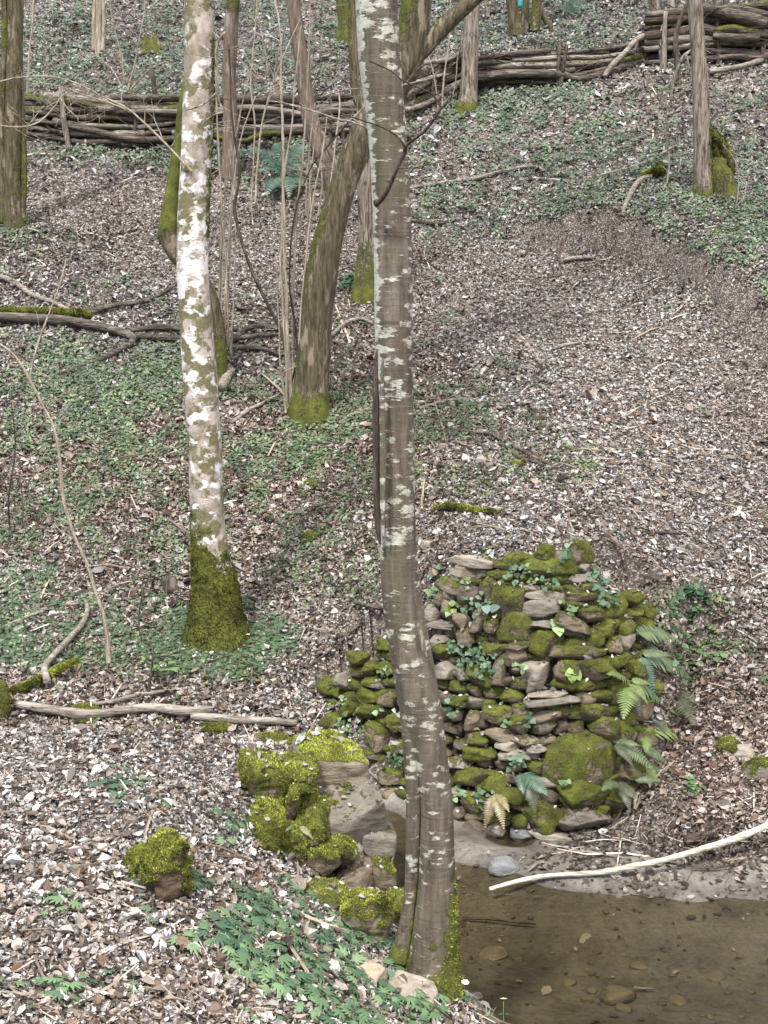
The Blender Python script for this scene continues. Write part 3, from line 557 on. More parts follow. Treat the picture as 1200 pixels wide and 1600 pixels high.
# earth core
V = []; 
for i in Wi:
    for z in np.linspace(-.15, 1, 26):
        zz = z if z < 0 else z*(WCs[i, 2]-.02); p_ = wallpt(i, zz); V.append(p_+np.array([*WNin[i], 0])*.09)
V = np.array(V); k = np.arange(len(V)).reshape(len(Wi), 26); Qc = np.stack([k[:-1, :-1], k[1:, :-1], k[1:, 1:], k[:-1, 1:]], -1).reshape(-1, 4)
V = V+np.c_[np.repeat(-WNin, 26, 0), np.zeros(len(V))]*(.03*fbm(V, 7, 3, 4))[:, None]
mk('earth_core', Acc().add(V, Qc, None, (.05, .04, .032), .2+.35*fbm(V, 5, 2)), M['stone'], wall)
G_, B_, D_, P_, U_ = GREY, BROWN, DARK, PALE, BLUE
WST = [(711, 873, 76, 19, 0, P_), (687, 885, 28, 14, .1, G_), (679, 898, 46, 28, .5, B_), (725, 897, 46, 31, .2, B_), (704, 922, 30, 34, .08, G_), (681, 925, 24, 27, .5, B_), (698, 954, 28, 34, .55, B_), (675, 956, 23, 26, .05, G_), (722, 974, 25, 28, .35, B_), (686, 979, 42, 18, .05, G_),
 (748, 976, 24, 25, .35, B_), (770, 978, 24, 22, .55, B_), (731, 936, 36, 50, .2, D_), (792, 938, 48, 62, .7, D_), (760, 933, 32, 52, .45, D_), (803, 985, 56, 42, .8, B_), (853, 1007, 47, 47, .85, D_), (845, 976, 35, 16, .02, G_), (849, 955, 55, 26, .3, G_), (851, 934, 70, 18, .2, G_), (824, 921, 46, 14, .1, G_),
 (904, 904, 36, 16, .1, G_), (862, 889, 92, 30, .8, B_), (811, 878, 46, 22, .75, B_), (851, 868, 26, 24, .85, B_), (906, 863, 42, 38, .75, B_), (911, 886, 24, 18, .2, G_), (904, 920, 40, 16, .55, B_), (907, 933, 46, 15, .6, B_), (903, 949, 36, 18, .75, B_), (925, 961, 44, 26, .65, B_), (944, 985, 38, 28, .7, B_),
 (893, 976, 58, 22, .5, B_), (928, 1001, 30, 32, .8, B_), (728, 998, 28, 30, .45, B_), (696, 1021, 34, 22, .9, B_), (685, 1003, 28, 20, .15, G_), (768, 1016, 42, 22, .75, B_), (805, 1013, 42, 16, .5, B_), (804, 1033, 42, 26, .2, B_), (839, 1056, 42, 50, .12, P_), (779, 1052, 21, 44, .35, B_), (697, 1048, 27, 30, .08, G_),
 (749, 1057, 36, 36, .75, B_), (718, 1054, 20, 24, .4, G_), (901, 1025, 88, 24, .55, B_), (931, 1050, 70, 34, .8, B_), (880, 1052, 34, 30, .5, B_), (864, 1099, 80, 18, .03, G_), (853, 1086, 58, 12, .1, P_), (848, 1124, 48, 20, .3, B_), (928, 1117, 42, 26, .75, B_), (941, 1141, 42, 34, .65, B_), (721, 1095, 27, 16, .85, B_),
 (712, 1120, 20, 14, 0, G_), (735, 1129, 26, 26, .45, B_), (776, 1120, 42, 27, .55, B_), (806, 1135, 28, 26, .7, B_), (779, 1148, 46, 20, .3, B_), (789, 1164, 36, 16, .15, G_), (824, 1157, 42, 18, .4, B_), (835, 1170, 34, 12, 0, G_), (803, 1181, 46, 18, .25, G_), (745, 1155, 30, 18, .7, B_), (750, 1180, 44, 20, .85, B_),
 (904, 1196, 108, 92, .8, B_), (907, 1246, 74, 50, .9, B_), (909, 1288, 86, 34, .3, G_), (845, 1281, 58, 50, .75, D_), (731, 1216, 58, 28, .75, B_), (717, 1193, 36, 15, .5, G_), (717, 1235, 32, 12, .08, G_), (770, 1225, 40, 30, .8, B_), (736, 1299, 38, 24, 0, D_), (815, 1308, 32, 20, 0, U_), (861, 1314, 68, 14, 0, G_), (771, 1309, 28, 22, .08, G_),
 (700, 1262, 34, 26, .6, D_), (740, 1258, 36, 30, .7, B_), (800, 1250, 40, 30, .85, B_),
 (595, 1009, 30, 30, .95, B_), (560, 1030, 24, 20, .9, B_), (577, 1046, 22, 24, .8, B_), (599, 1047, 30, 20, .9, B_), (584, 1069, 40, 14, .65, G_), (575, 1090, 58, 26, .95, B_), (584, 1113, 56, 26, .95, B_), (543, 1107, 28, 28, .95, B_), (512, 1072, 30, 26, .75, B_), (535, 1066, 20, 26, .1, G_), (526, 1134, 42, 36, .65, B_), (590, 1153, 36, 44, .55, B_),
 (495, 1119, 40, 36, .0, B_), (616, 1129, 24, 26, .95, B_), (480, 1148, 46, 26, .55, B_), (607, 1091, 20, 26, .5, B_), (582, 1182, 32, 14, .6, B_), (607, 1214, 36, 24, .65, B_), (609, 1241, 26, 28, .5, B_), (545, 1165, 40, 22, .9, B_), (625, 1170, 34, 26, .8, B_), (650, 1060, 30, 26, .7, B_), (645, 1000, 30, 26, .6, B_), (655, 940, 26, 30, .4, G_),
 (992, 925, 40, 25, .85, B_), (1010, 957, 34, 30, .85, B_), (1007, 978, 36, 24, .75, B_), (977, 983, 34, 25, .85, B_), (992, 960, 24, 20, .85, B_), (954, 1011, 25, 26, .45, B_), (977, 1008, 26, 32, .2, G_), (1014, 1018, 26, 15, .1, G_), (1042, 976, 32, 28, .45, B_), (1005, 1000, 28, 16, .1, G_), (960, 1031, 38, 16, .85, B_), (966, 946, 30, 36, .85, B_), (1030, 938, 38, 30, .05, B_),
 (990, 1045, 34, 26, .6, B_), (1030, 1040, 34, 26, .6, B_), (1010, 1075, 40, 28, .7, B_), (970, 1085, 46, 30, .7, B_), (1000, 1110, 40, 30, .6, B_), (975, 1150, 40, 34, .7, B_), (1010, 1160, 36, 30, .5, B_), (985, 1200, 40, 34, .6, B_), (960, 1250, 34, 30, .6, D_), (1055, 1010, 34, 26, .5, B_)]
areas = sorted(range(len(WST)), key=lambda i: -WST[i][2]*WST[i][3]); solo = set(areas[:96])
LEDGE = []
small = Acc(); WF = Acc(); rr = random.Random(5); occ = []
for i, (px, py, w_, h_, mo, tc) in enumerate(WST):
    (ki, kz), p_ = on_wall(px, py); u = pxm(p_)*1.05; nin = np.array([*WNin[ki], 0]); yaw = math.atan2(WTan[ki, 1], WTan[ki, 0])
    ww, hh = w_*u*1.06, h_*u*1.03; dd = min(.34, .55*(ww+hh)/2+.12)
    if w_ > 90 and h_ > 60: dd = .34
    c = p_+nin*(dd*.5-.055-rr.uniform(0, .035)); ax = rr.uniform(-.06, .06)
    if (px, py) in ((864, 1099), (909, 1288)): ax = .14
    if (px, py) == (893, 976): ax = -.45
    R = rot(0, 0, yaw*.8) @ rot(0, -ax, 0) @ rot(math.atan(BAT)*-.6, 0, rr.uniform(-.2, .2)); AA = Acc() if i in solo else small
    flat = h_ < .5*w_ and mo < .4
    big = w_ > 100
    P, T, N, mv = add_rock(AA, c, (ww, dd, hh), R, 100+i, np.array(tc)*rr.uniform(.8, 1.15), mo, 4, 2.2 if big else 8. if flat else rr.choice([5, 7, 9]), 13, .06, .003)
    LEDGE.append((P, T)); fuzz(WF, P, T, mv, int(9000*ww*hh*(.1+mo)), .009, .8, i)
    if i in solo: mk('stone', AA, M['stone'], wall)
    occ.append((px, py, w_, h_))
# filler stones, course by course, where no big stone sits
z = .02
while z < 1.9:
    ch = rr.uniform(.06, .12); s = 0.
    while s < len(WCs)-2:
        wd_ = rr.uniform(.1, .26); seg = np.linalg.norm(np.diff(WCs[:, :2], axis=0), axis=1); k = int(s); ds = wd_/max(seg[min(k, len(seg)-1)], .01)
        m_ = int(min(s+ds/2, len(WCs)-1)); p_ = wallpt(m_, z+ch/2)
        if z+ch*.7 < WCs[m_, 2]:
            px, py, _ = proj(p_); mo = .75 if px < 640 or px > 930 else rr.choice([.3, .6, .8, .2])
            yaw = math.atan2(WTan[m_, 1], WTan[m_, 0]); nin = np.array([*WNin[m_], 0])
            inside = any(abs(px-a) < c_*.36 and abs(py-b_) < d_*.36 for a, b_, c_, d_ in occ)
            if not inside:
                P, T, N, mv = add_rock(small, p_+nin*(.075+rr.uniform(0, .03)), (wd_*1.0, .2, ch*1.0), rot(0, 0, yaw) @ rot(-.15, rr.uniform(-.1, .1), 0), 900+int(s*7+z*991), np.array(rr.choice([G_, B_, D_, B_]))*rr.uniform(.75, 1.1), mo, 3, 4, 8, .06)
                LEDGE.append((P, T)); fuzz(WF, P, T, mv, int(9000*wd_*ch*(.1+mo)), .009, .8, k)
        s += ds
    z += ch*.97
o = mk('small_stones', small, M['stone'], wall); o['kind'] = 'stuff'
o = mk('moss', WF, M['tuft'], wall, smooth=False); o['kind'] = 'stuff'

# ---- the near abutment on this bank
near = thing('stone_abutment', (-.35, 7.3, .1), 'stack of thickly mossed boulders holding up the leafy near bank', 'stone wall', 'old dry-stone abutments')
NST = [(514, 1194, 108, 64, .5, (.27, .235, .18), 7.65, .5, 6), (462, 1204, 56, 48, .85, B_, 7.4, .35, 6), (408, 1210, 60, 58, .9, B_, 7.3, .35, 6), (457, 1246, 22, 56, .85, B_, 7.28, .25, 5), (480, 1256, 26, 66, .8, B_, 7.4, .3, 5), (490, 1292, 48, 70, .85, B_, 7.25, .35, 5), (455, 1324, 42, 64, .85, B_, 7.12, .3, 5),
 (506, 1340, 54, 52, .6, B_, 7.15, .3, 5), (536, 1330, 32, 42, .8, D_, 7.15, .22, 4), (430, 1262, 30, 52, .8, B_, 7.2, .25, 5), (410, 1294, 58, 64, .85, B_, 7.0, .3, 3.2), (428, 1345, 22, 44, .85, B_, 6.95, .18, 4), (548, 1266, 112, 92, .3, (.17, .155, .13), 7.45, .5, 3.6), (520, 1232, 60, 30, 0, D_, 7.6, .35, 4),
 (587, 1318, 54, 54, .1, (.19, .175, .15), 7.4, .3, 7), (556, 1326, 24, 30, 0, GREY, 7.3, .2, 3), (590, 1372, 50, 72, .42, B_, 7.25, .35, 8), (556, 1378, 66, 62, .3, B_, 7.15, .35, 4), (575, 1437, 76, 86, .62, BROWN, 6.5, .3, 3.4), (508, 1402, 60, 24, .9, B_, 6.75, .3, 3), (462, 1380, 32, 16, .1, PALE, 6.75, .15, 3),
 (622, 1416, 26, 36, .95, B_, 6.9, .2, 3), (520, 1422, 26, 26, .1, D_, 6.6, .15, 3), (480, 1362, 60, 40, .3, D_, 7.1, .3, 3), (500, 1385, 120, 40, .2, D_, 7.2, .4, 3)]
for i, (px, py, w_, h_, mo, tc, y, dd, pp) in enumerate(NST):
    p_ = at(px, py, y); u = pxm(p_); AA = Acc(); yaw = rr.uniform(-.25, .15)+(.18 if i == 0 else 0)
    R = rot(0, 0, yaw) @ rot(rr.uniform(-.1, .1), (-.1 if i == 0 else rr.uniform(-.15, .15)), 0)
    cap = i in (0, 12, 14)
    P, T, N, mv = add_rock(AA, p_, (w_*u*1.03, dd, h_*u*1.05), R, 300+i*7, np.array(tc)*rr.uniform(.9, 1.1), .12 if cap else mo, 5, 8. if i == 0 else pp+2, 5 if cap else 9, .04 if cap else .075, .006 if mo > .7 else .003)
    if cap: mv = np.maximum(mv, (.95 if i == 0 else .36)*sst(N[:, 2], .25, .75)*(1+.4*fbm(P, 9, 2, 3))); AA.Mo[-1] = mv
    LEDGE.append((P, T)); o = mk('stone', AA, M['stone'], near)
    if mo > .15:
        FA = Acc(); fuzz(FA, P, T, mv, int(60000*w_*u*h_*u*(.2+mo)*1.6), .0095, 1.25, 40+i)
        if FA.n: q = mk('moss', FA, M['tuft'], o, smooth=False)

# dead leaves caught on the ledges of both walls
LA = Acc(); rl = np.random.default_rng(77)
for P, T in LEDGE:
    a, b_, c = P[T[:, 0]], P[T[:, 1]], P[T[:, 2]]; cr = np.cross(b_-a, c-a); ar = np.linalg.norm(cr, axis=1)+1e-12; up_ = ar*(cr[:, 2]/ar > .72); n = rl.poisson(up_.sum()*.5*170)
    if not n: continue
    f = rl.choice(len(T), n, p=up_/up_.sum()); pos = (a+b_+c)[f]/3+[0, 0, .006]; v = rl.integers(0, len(LEAVES), n)
    for k in range(len(LEAVES)):
        s_ = v == k; m_ = int(s_.sum())
        if m_: inst(LA, *LEAVES[k], pos[s_], frames(rnorm(np.tile([0, -.2, 1.], (m_, 1)), np.full(m_, .4), rl), rl.random(m_)*6.283), .04*np.exp(rl.normal(0, .3, m_)), LIT[rl.integers(0, len(LIT), m_)])
o = mk('fallen_leaves', LA, M['litter'], org=(0, 0, 0), smooth=False); tag(o, 'dead leaves caught on the ledges of the old stone walls', 'fallen leaves', kind='stuff')
# ---- loose stones lying about
def loose(px, py, w_, h_, mo, tc, label, name='rock', sink=.25, dd=None, p=3.4, group=None, sub=4, at_y=None, yaw=None, cat='rock', fz=1.):
    g = hit(px, py+h_*.4) if at_y is None else at(px, py, at_y); u = pxm(g); ww, hh = w_*u, h_*u*1.15; dd = dd or ww*.75
    c = g+[0, dd*.3, hh*(.5-sink)]; AA = Acc(); sd_ = int(px*7+py)
    P, T, N, mv = add_rock(AA, c, (ww, dd, hh), rot(rr.uniform(-.1, .1), rr.uniform(-.1, .1), rr.uniform(-.5, .5) if yaw is None else yaw), sd_, tc, mo, sub, p, 9, .06, .004 if mo > .6 else 0)
    root = mk(name, AA, M['stone'], None, org=g); tag(root, label, cat, group)
    if mo > .3:
        FA = Acc(); fuzz(FA, P, T, mv, int(36000*ww*dd*fz*(.3+mo)), .010, 1.2, sd_)
        if FA.n: mk('moss', FA, M['tuft'], root, smooth=False)
    return root
loose(131, 1120, 56, 26, .72, PALE, 'pale rock with a bright moss cap at the back edge of the near bank')
loose(345, 1138, 64, 18, .75, PALE, 'flat mossy rock half buried at the back of the near bank')
loose(432, 1158, 60, 16, .8, B_, 'flat mossy rock behind the mossed boulder stack')
loose(2, 1105, 22, 60, .9, B_, 'mossy rock cut off by the left edge of the photo', sink=.1)
loose(787, 1357, 50, 26, 0, BLUE, 'smooth bluish-grey rock standing in the shallow water', sink=.3)
loose(1188, 1207, 52, 34, .5, GREY, 'grey rock with mossy underside at the right edge')
loose(1138, 1168, 28, 26, .75, B_, 'small moss-capped rock on the leafy bank right of the ferns')
loose(1160, 1178, 46, 22, .05, PALE, 'pale grey slab beside the small moss-capped rock')
loose(1166, 1192, 18, 14, 0, PALE, 'small pale rock at the right bank above the pole')
loose(487, 842, 28, 18, .95, B_, 'small bright-mossed rock on the slope right of the white trunk')
loose(488, 757, 20, 12, .9, B_, 'tiny mossed rock in ground cover left of the central trunk')
loose(695, 700, 22, 14, .05, GREY, 'small grey rock right of the central trunk among twigs')
loose(752, 722, 20, 18, 0, PALE, 'broken pale rock in the twig heap')
loose(772, 728, 26, 10, 0, GREY, 'flat grey rock beside the broken pale rock')
loose(810, 727, 22, 12, .7, B_, 'yellow-mossed rock lying in the twig heap')
loose(926, 704, 24, 10, 0, PALE, 'flat pale rock at the end of the green patch')
loose(1126, 990, 18, 12, 0, PALE, 'pale rock right of the ivy bush')
loose(1128, 1052, 20, 12, 0, GREY, 'grey rock in the leaves below the ivy bush')
loose(1180, 1050, 26, 14, 0, GREY, 'grey rock under the herbs at the right edge')
loose(668, 855, 24, 20, .1, PALE, 'light rock on top of the far abutment beside the central trunk')
loose(640, 1552, 92, 34, 0, PALE, 'smooth tan rock at the foot of the central trunk', sink=.3)
loose(572, 1526, 64, 26, 0, (.42, .36, .27), 'flat tan rock left of the central trunk foot')
loose(560, 1508, 26, 22, 0, (.42, .36, .27), 'small tan rock resting above the flat tan rock')
loose(590, 1508, 30, 18, 0, PALE, 'small pale rock against the central trunk foot')
loose(120, 1362, 26, 16, .3, GREY, 'grey rock sunk in the leaves left of the mossy stump')
loose(82, 1363, 18, 14, 0, GREY, 'brownish rock among leaves at far left of the near bank')
loose(205, 1287, 22, 16, 0, GREY, 'grey rock above the mossy stump')
loose(333, 1583, 26, 24, 0, (.2, .15, .12), 'dark brown rock near the bottom edge')
loose(45, 1450, 20, 12, 0, GREY, 'small grey rock in the litter at lower left')
for px, py, w_, h_, lb in ((965, 1558, 56, 26, 'largest brown rock under the water'), (918, 1563, 20, 14, 'small brown rock left of the largest submerged rock'), (975, 1578, 26, 12, 'brown rock just below the largest submerged rock'), (770, 1494, 50, 10, 'flat brown rock under the water near the central trunk'), (925, 1550, 16, 10, 'tiny rock touching the largest submerged rock'), (1060, 1565, 30, 8, 'flat rock under the water at lower right'), (690, 1345, 26, 8, 'dark rock at the water edge behind the central trunk'), (890, 1538, 24, 8, 'flat brown rock under water left of the largest one'), (1000, 1512, 30, 7, 'thin rock under water in mid stream'), (1120, 1530, 34, 7, 'thin rock under water toward the right edge'), (810, 1500, 18, 7, 'little rock under water right of the flat one'), (740, 1560, 30, 8, 'brown rock under water beside the white flower')):
    loose(px, py, w_, h_*.8, 0, (.16, .14, .11), lb, sink=.3, sub=3, p=3)
# gravel lying on the stream bed
GA = Acc(); Pg = sample(9000, 5.6, 9.2); okg = (Pg[:, 2] < .03) & (Pg[:, 0] > -.1) & (RNG.random(len(Pg)) < .5*np.clip(.25+1.6*fbm(Pg[:, :2], 1.8, 2, 61), 0, 1)); Pg = Pg[okg]
for sd_ in range(6):
    s_ = RNG.integers(0, 6, len(Pg)) == sd_; tv, tt = rockV((1, .8, .35), np.eye(3), sd_, 2, 3, 8, .08); n = int(s_.sum())
    inst(GA, tv, None, tt, Pg[s_]+[0, 0, .002], frames(np.tile([0, 0, 1.], (n, 1)), RNG.random(n)*6.283), np.exp(RNG.normal(-3.9, .55, n)), np.array([(.13, .115, .09), (.09, .078, .06), (.17, .15, .12), (.15, .13, .1)])[RNG.integers(0, 4, n)])
o = mk('stream_gravel', GA, M['stone'], org=(0, 0, 0)); tag(o, 'small brown gravel on the bed of the shallow stream', 'gravel', kind='stuff')
# mossy stump in the foreground
g = hit(250, 1408); st = thing('tree_stump', g, 'rotten stump with a bright yellow-green moss cap in the foreground leaves', 'stump')
u = pxm(g); AA = Acc(); P, T, N, mv = add_rock(AA, g+[.01, .1, .12], (80*u, .27, 90*u), rot(-.1, .12, .5), 71, (.1, .07, .05), .7, 5, 5, 9, .1, .006); mk('stump_wood', AA, M['stone'], st)
FA = Acc(); fuzz(FA, P, T, mv, 6000, .011, 1.3, 5); mk('moss', FA, M['tuft'], st, smooth=False)
g2 = hit(218, 1375); AA = Acc(); P, T, N, mv = add_rock(AA, g2+[0, .08, .03], (58*u, .22, 44*u), rot(0, -.3, .2), 72, (.14, .1, .07), .95, 4, 3, 6, .1, .008); q = mk('root_lobe', AA, M['stone'], st)
FA = Acc(); fuzz(FA, P, T, mv, 1800, .011, 1.25, 6); mk('moss', FA, M['tuft'], q, smooth=False)
# ------------------------------------------------------------------ tubes for trunks, branches, logs
def tube(P, R, seg=10, step=.06, rough=.06, seed=0, lobes=0., lobe_h=.5, cap=True, wob=0.):
    P = np.asarray(P, float); R = np.asarray(R, float); L = np.linalg.norm(np.diff(P, axis=0), axis=1).sum(); n = max(2, int(L/step/(len(P)-1)))
    C = crom(np.c_[P, R], min(n, 60)); P, R = C[:, :3], np.maximum(C[:, 3], .0008)
    if wob and len(P) > 2: P = P+np.stack([vn(P+7*k, 1/.35, seed+k) for k in range(3)], -1)*wob*np.minimum(1, np.linspace(0, 6, len(P)))[:, None]
    Tn = np.gradient(P, axis=0); Tn /= np.maximum(np.linalg.norm(Tn, axis=1), 1e-9)[:, None]
    x = np.cross(Tn[0], [0.13, .97, .2]); x /= np.linalg.norm(x); X = []
    for t_ in Tn: x = x-t_*(x @ t_); x /= max(np.linalg.norm(x), 1e-9); X.append(x)
    X = np.array(X); Y = np.cross(Tn, X); th = np.arange(seg)*2*math.pi/seg
    D = X[:, None]*np.cos(th)[None, :, None]+Y[:, None]*np.sin(th)[None, :, None]
    V = P[:, None]+D*R[:, None, None]
    rm = R.mean(); f = 1+rough*(1.2*fbm(V*[1, 1, .35], .5/max(rm, .004), 3, seed)) if rough > .035 else np.ones(V.shape[:2])
    if lobes:
        hh = V[..., 2]-P[0, 2]; f = f+lobes*np.exp(-np.clip(hh, 0, 9)/lobe_h)*(vn(np.concatenate([D[..., :2]*1.6, 0*D[..., :1]], -1), 1., seed+9)+.3)
    V = P[:, None]+D*(R[:, None]*f)[..., None]; m_ = len(P); k = np.arange(m_*seg).reshape(m_, seg); k2 = np.roll(k, -1, 1)
    Qd = np.stack([k[:-1], k2[:-1], k2[1:], k[1:]], -1).reshape(-1, 4); V = V.reshape(-1, 3); T = []
    if cap:
        V = np.concatenate([V, P[:1]-Tn[:1]*R[0]*.15, P[-1:]+Tn[-1:]*R[-1]*.3]); a, b_ = m_*seg, m_*seg+1
        T = [(a, k2[0, i], k[0, i]) for i in range(seg)]+[(b_, k[-1, i], k2[-1, i]) for i in range(seg)]
    N = np.concatenate([D.reshape(-1, 3), -Tn[:1], Tn[-1:]]) if cap else D.reshape(-1, 3)
    return V, Qd, T, N
def upx(L, y, dy=0.):
    """pixel polyline (px,py,width_px) standing at depth y -> points, radii"""
    P = []; R = []
    for i, (px, py, w_) in enumerate(L): p_ = at(px, py, y+dy*i/max(1, len(L)-1)); P.append(p_); R.append(w_*.5*pxm(p_))
    return np.array(P), np.array(R)
def grow(P, R, H, wander, r, tip=.35):
    """carry a trunk on above the picture to height H"""
    P = list(P); R = list(R); d = P[-1]-P[-2]; d = d/np.linalg.norm(d); r0 = R[-1]; z0 = P[-1][2]
    while P[-1][2] < H:
        d = d*[.8, .8, 1]+np.array([r.uniform(-1, 1)*wander, r.uniform(-1, 1)*wander, .15]); d /= np.linalg.norm(d); P.append(P[-1]+d*.8); R.append(r0*(1-(1-tip)*min(1, (P[-1][2]-z0)/(H-z0))))
    return np.array(P), np.array(R)
def crown_acc(P, R, zmin, r, n=26, L0=2.6, tint=(.3, .3, .3)):
    A = Acc()
    def br(p, d, L, rad, lv):
        pts = [p]; rs = [rad]; k = 5
        for i in range(k):
            d = d+np.array([r.gauss(0, .16), r.gauss(0, .16), r.gauss(.07, .1)]); d /= np.linalg.norm(d); pts.append(pts[-1]+d*L/k); rs.append(rad*(1-.8*(i+1)/k))
        V, Qd, T, N = tube(pts, rs, 5 if lv else 6, .35, .03, lv, cap=False); A.add(V, Qd, None, tint, .1)
        if lv < 2:
            for i in range(1, k+1):
                for _ in range(1):
                    q = d*.6+np.array([r.gauss(0, .7), r.gauss(0, .7), r.gauss(.35, .4)]); q /= np.linalg.norm(q); 
                    if pts[i][2] > zmin: br(pts[i], q, L*r.uniform(.35, .6), rs[i]*.75+.002, lv+1)
    idx = [i for i in range(len(P)) if P[i][2] > zmin]
    for _ in range(n):
        i = r.choice(idx); a = r.uniform(0, 6.283); up = r.uniform(.2, 1.); d = np.array([math.cos(a), math.sin(a), up]); d /= np.linalg.norm(d)
        br(P[i]-d*R[i]*.3, d, L0*r.uniform(.5, 1.1)*(1.15-.5*(P[i][2]-zmin)/(P[-1][2]-zmin+.1)), R[i]*r.uniform(.25, .45), 0)
    return A
def topz(y): return CAM_H+.2*y
def tree(label, px_list, material, H=10, moss=None, lichen=None, seed=1, seg=20, rough=.06, lobes=.0, lobe_h=.25, name='tree', cat='tree', group=None, ncrown=10, L0=2.2, y=None, dy=0., extra_stems=(), step=.04, trunk_name='trunk', root_dip=.2, zc=.3):
    r = random.Random(seed); b0 = px_list[0]; g = hit(b0[0], b0[1]) if y is None else None; y = g[1] if y is None else y
    P, R = upx(px_list, y, dy); g = np.array([P[0][0], y, Gz(P[0][0], y)])
    root = thing(name, g, label, cat, group)
    def one(P, R, nm, grow_on=True, tip=.35, ld=lobes):
        P = np.concatenate([[P[0]-[0, 0, root_dip]], P]) if nm == trunk_name else P; R = np.concatenate([[R[0]*1.12], R]) if nm == trunk_name else R
        if grow_on: P, R = grow(P, R, H, .12, r, tip)
        V, Qd, T, N = tube(P, R, seg, step, rough, seed, ld, lobe_h)
        hh = V[:, 2]-g[2]; mo = moss(V-g, N, hh) if moss else 0.; li = lichen(V-g, N, hh) if lichen else 0.
        V = V+N*(sst(mo, .35, .6)*.006*(1+fbm(V, 40, 2, 3)))[:, None] if moss else V
        o = mk(nm, Acc().add(V, Qd, T, (.3, .3, .3), mo, li), material, root); return o, P, R, (V, Qd, T, mo)
    o, P, R, geo = one(P, R, trunk_name)
    for st in extra_stems:
        P2, R2 = upx(st['px'], y+st.get('dy0', 0), st.get('dy', 0)); 
        one(P2, R2, st.get('name', 'branch'), st.get('grow', True), .3, 0)
    if ncrown: mk('crown', crown_acc(P, R, max(topz(y)+zc, P[1][2]), r, ncrown, L0), material, root)
    return root, o, P, R, geo
def fuzz_tube(root_o, geo, n, size, seed, bright=1.):
    V, Qd, T, mo = geo; TT = np.concatenate([Qd[:, [0, 1, 2]], Qd[:, [0, 2, 3]]]); mv = np.zeros(len(V))+mo
    FA = Acc(); fuzz(FA, V, TT, mv, n, size, bright, seed)
    if FA.n: o = mk('moss', FA, M['tuft'], root_o, smooth=False); return o
def side_twigs(parent, P, R, n, L, r, material, name='twig', up=.2, flat=.5, lv=1, zone=(.2, 1)):
    A = Acc(); P = np.asarray(P); 
    def go(p, d, L, rad, lv):
        pts = [p]; rs = [rad]
        for i in range(4): d = d+np.array([r.gauss(0, .18), r.gauss(0, .18)*flat, r.gauss(up*.15, .15)]); d /= np.linalg.norm(d); pts.append(pts[-1]+d*L/4); rs.append(max(.0012, rad*(1-.75*(i+1)/4)))
        V, Qd, T, N = tube(pts, rs, 4, .06, .02, 3, cap=False); A.add(V, Qd, None)
        if lv > 0:
            for i in (1, 2, 3): q = d*.7+np.array([r.gauss(0, .7), r.gauss(0, .5)*flat, r.gauss(up, .5)]); q /= np.linalg.norm(q); go(pts[i], q, L*.5, rs[i]*.7, lv-1)
    m_ = len(P)
    for _ in range(n):
        f = r.uniform(*zone)*(m_-1); i = min(int(f), m_-2); u = f-i; p_ = P[i]*(1-u)+P[i+1]*u; rad = R[i]*(1-u)+R[i+1]*u
        d = np.array([r.gauss(0, 1), r.gauss(0, 1)*flat, r.gauss(up, .6)]); d /= np.linalg.norm(d); go(p_, d, L*r.uniform(.4, 1.2), min(rad*.5, .006), lv)
    if A.n: mk(name, A, material, parent)

# ---- the central tree in front
def mA(V, N, h): return np.clip(1.05*sst(N[:, 0], .3, .95)*(1-sst(h, .35, .85))+1.0*(1-sst(h, .1, .75))*(.55+.9*fbm(V*[1, 1, .5], 5, 2, 3))+.35*fbm(V, 7, 3, 3)-.05, 0, .95)
def lA(V, N, h): return .8*sst(-N[:, 0], .55, .95)*sst(h, 1.9, 2.6)+.25*sst(N[:, 0], .5, .95)*sst(h, 1.4, 2.4)-.15+.2*sst(h, 1.5, 3)
tA = tree('tall smooth-barked central tree with pale lichen patches standing at the water edge', [(675, 1535, 88), (677, 1490, 76), (680, 1430, 66), (682, 1372, 58), (682, 1264, 52), (674, 1200, 54), (661, 1130, 64), (645, 1040, 66), (633, 970, 64), (625, 900, 60), (620, 800, 58), (618, 700, 60), (616, 600, 58), (615, 500, 60), (614, 400, 60), (611, 300, 60), (604, 200, 60), (594, 100, 66), (588, 0, 66), (582, -100, 62)],
    M['bark_smooth'], 12, mA, lA, 3, 40, .035, .22, .22, name='tree', ncrown=14, L0=2.6, y=6.12, step=.016,
    extra_stems=[dict(px=[(624, 1500, 28), (630, 1470, 24), (638, 1420, 20), (642, 1372, 19), (645, 1300, 22), (646, 1240, 24), (645, 1180, 30), (644, 1120, 36), (640, 1050, 34)], name='side_stem', grow=False, dy0=-.0, dy=-.02)])
fuzz_tube(tA[1], tA[4], 3000, .011, 3, 1.2)
# the crack where the stem has healed: a raised lip of bark
P, R = upx([(589, 545, 4), (587, 600, 9), (588, 660, 12), (589, 720, 13), (589, 780, 12), (591, 830, 8), (594, 850, 3)], 6.02)
V, Qd, T, N = tube(P, R, 10, .02, .1, 4); mk('bark_lip', Acc().add(V, Qd, T, (.3,)*3, 0, 0), M['bark_dark'], tA[0])
P, R = upx([(598, 560, 3), (597, 620, 8), (598, 700, 10), (598, 790, 8), (599, 840, 3)], 5.99); V, Qd, T, N = tube(P, R, 10, .02, .1, 5); mk('bark_lip', Acc().add(V, Qd, T, (.3,)*3), M['bark_smooth'], tA[0])
# torn bark scar
P, R = upx([(657, 985, 4), (659, 1000, 9), (662, 1015, 8), (668, 1028, 3)], 6.01); V, Qd, T, N = tube(P, R, 8, .01, .2, 6); mk('scar', Acc().add(V, Qd, T), M['whitewood'], tA[0])
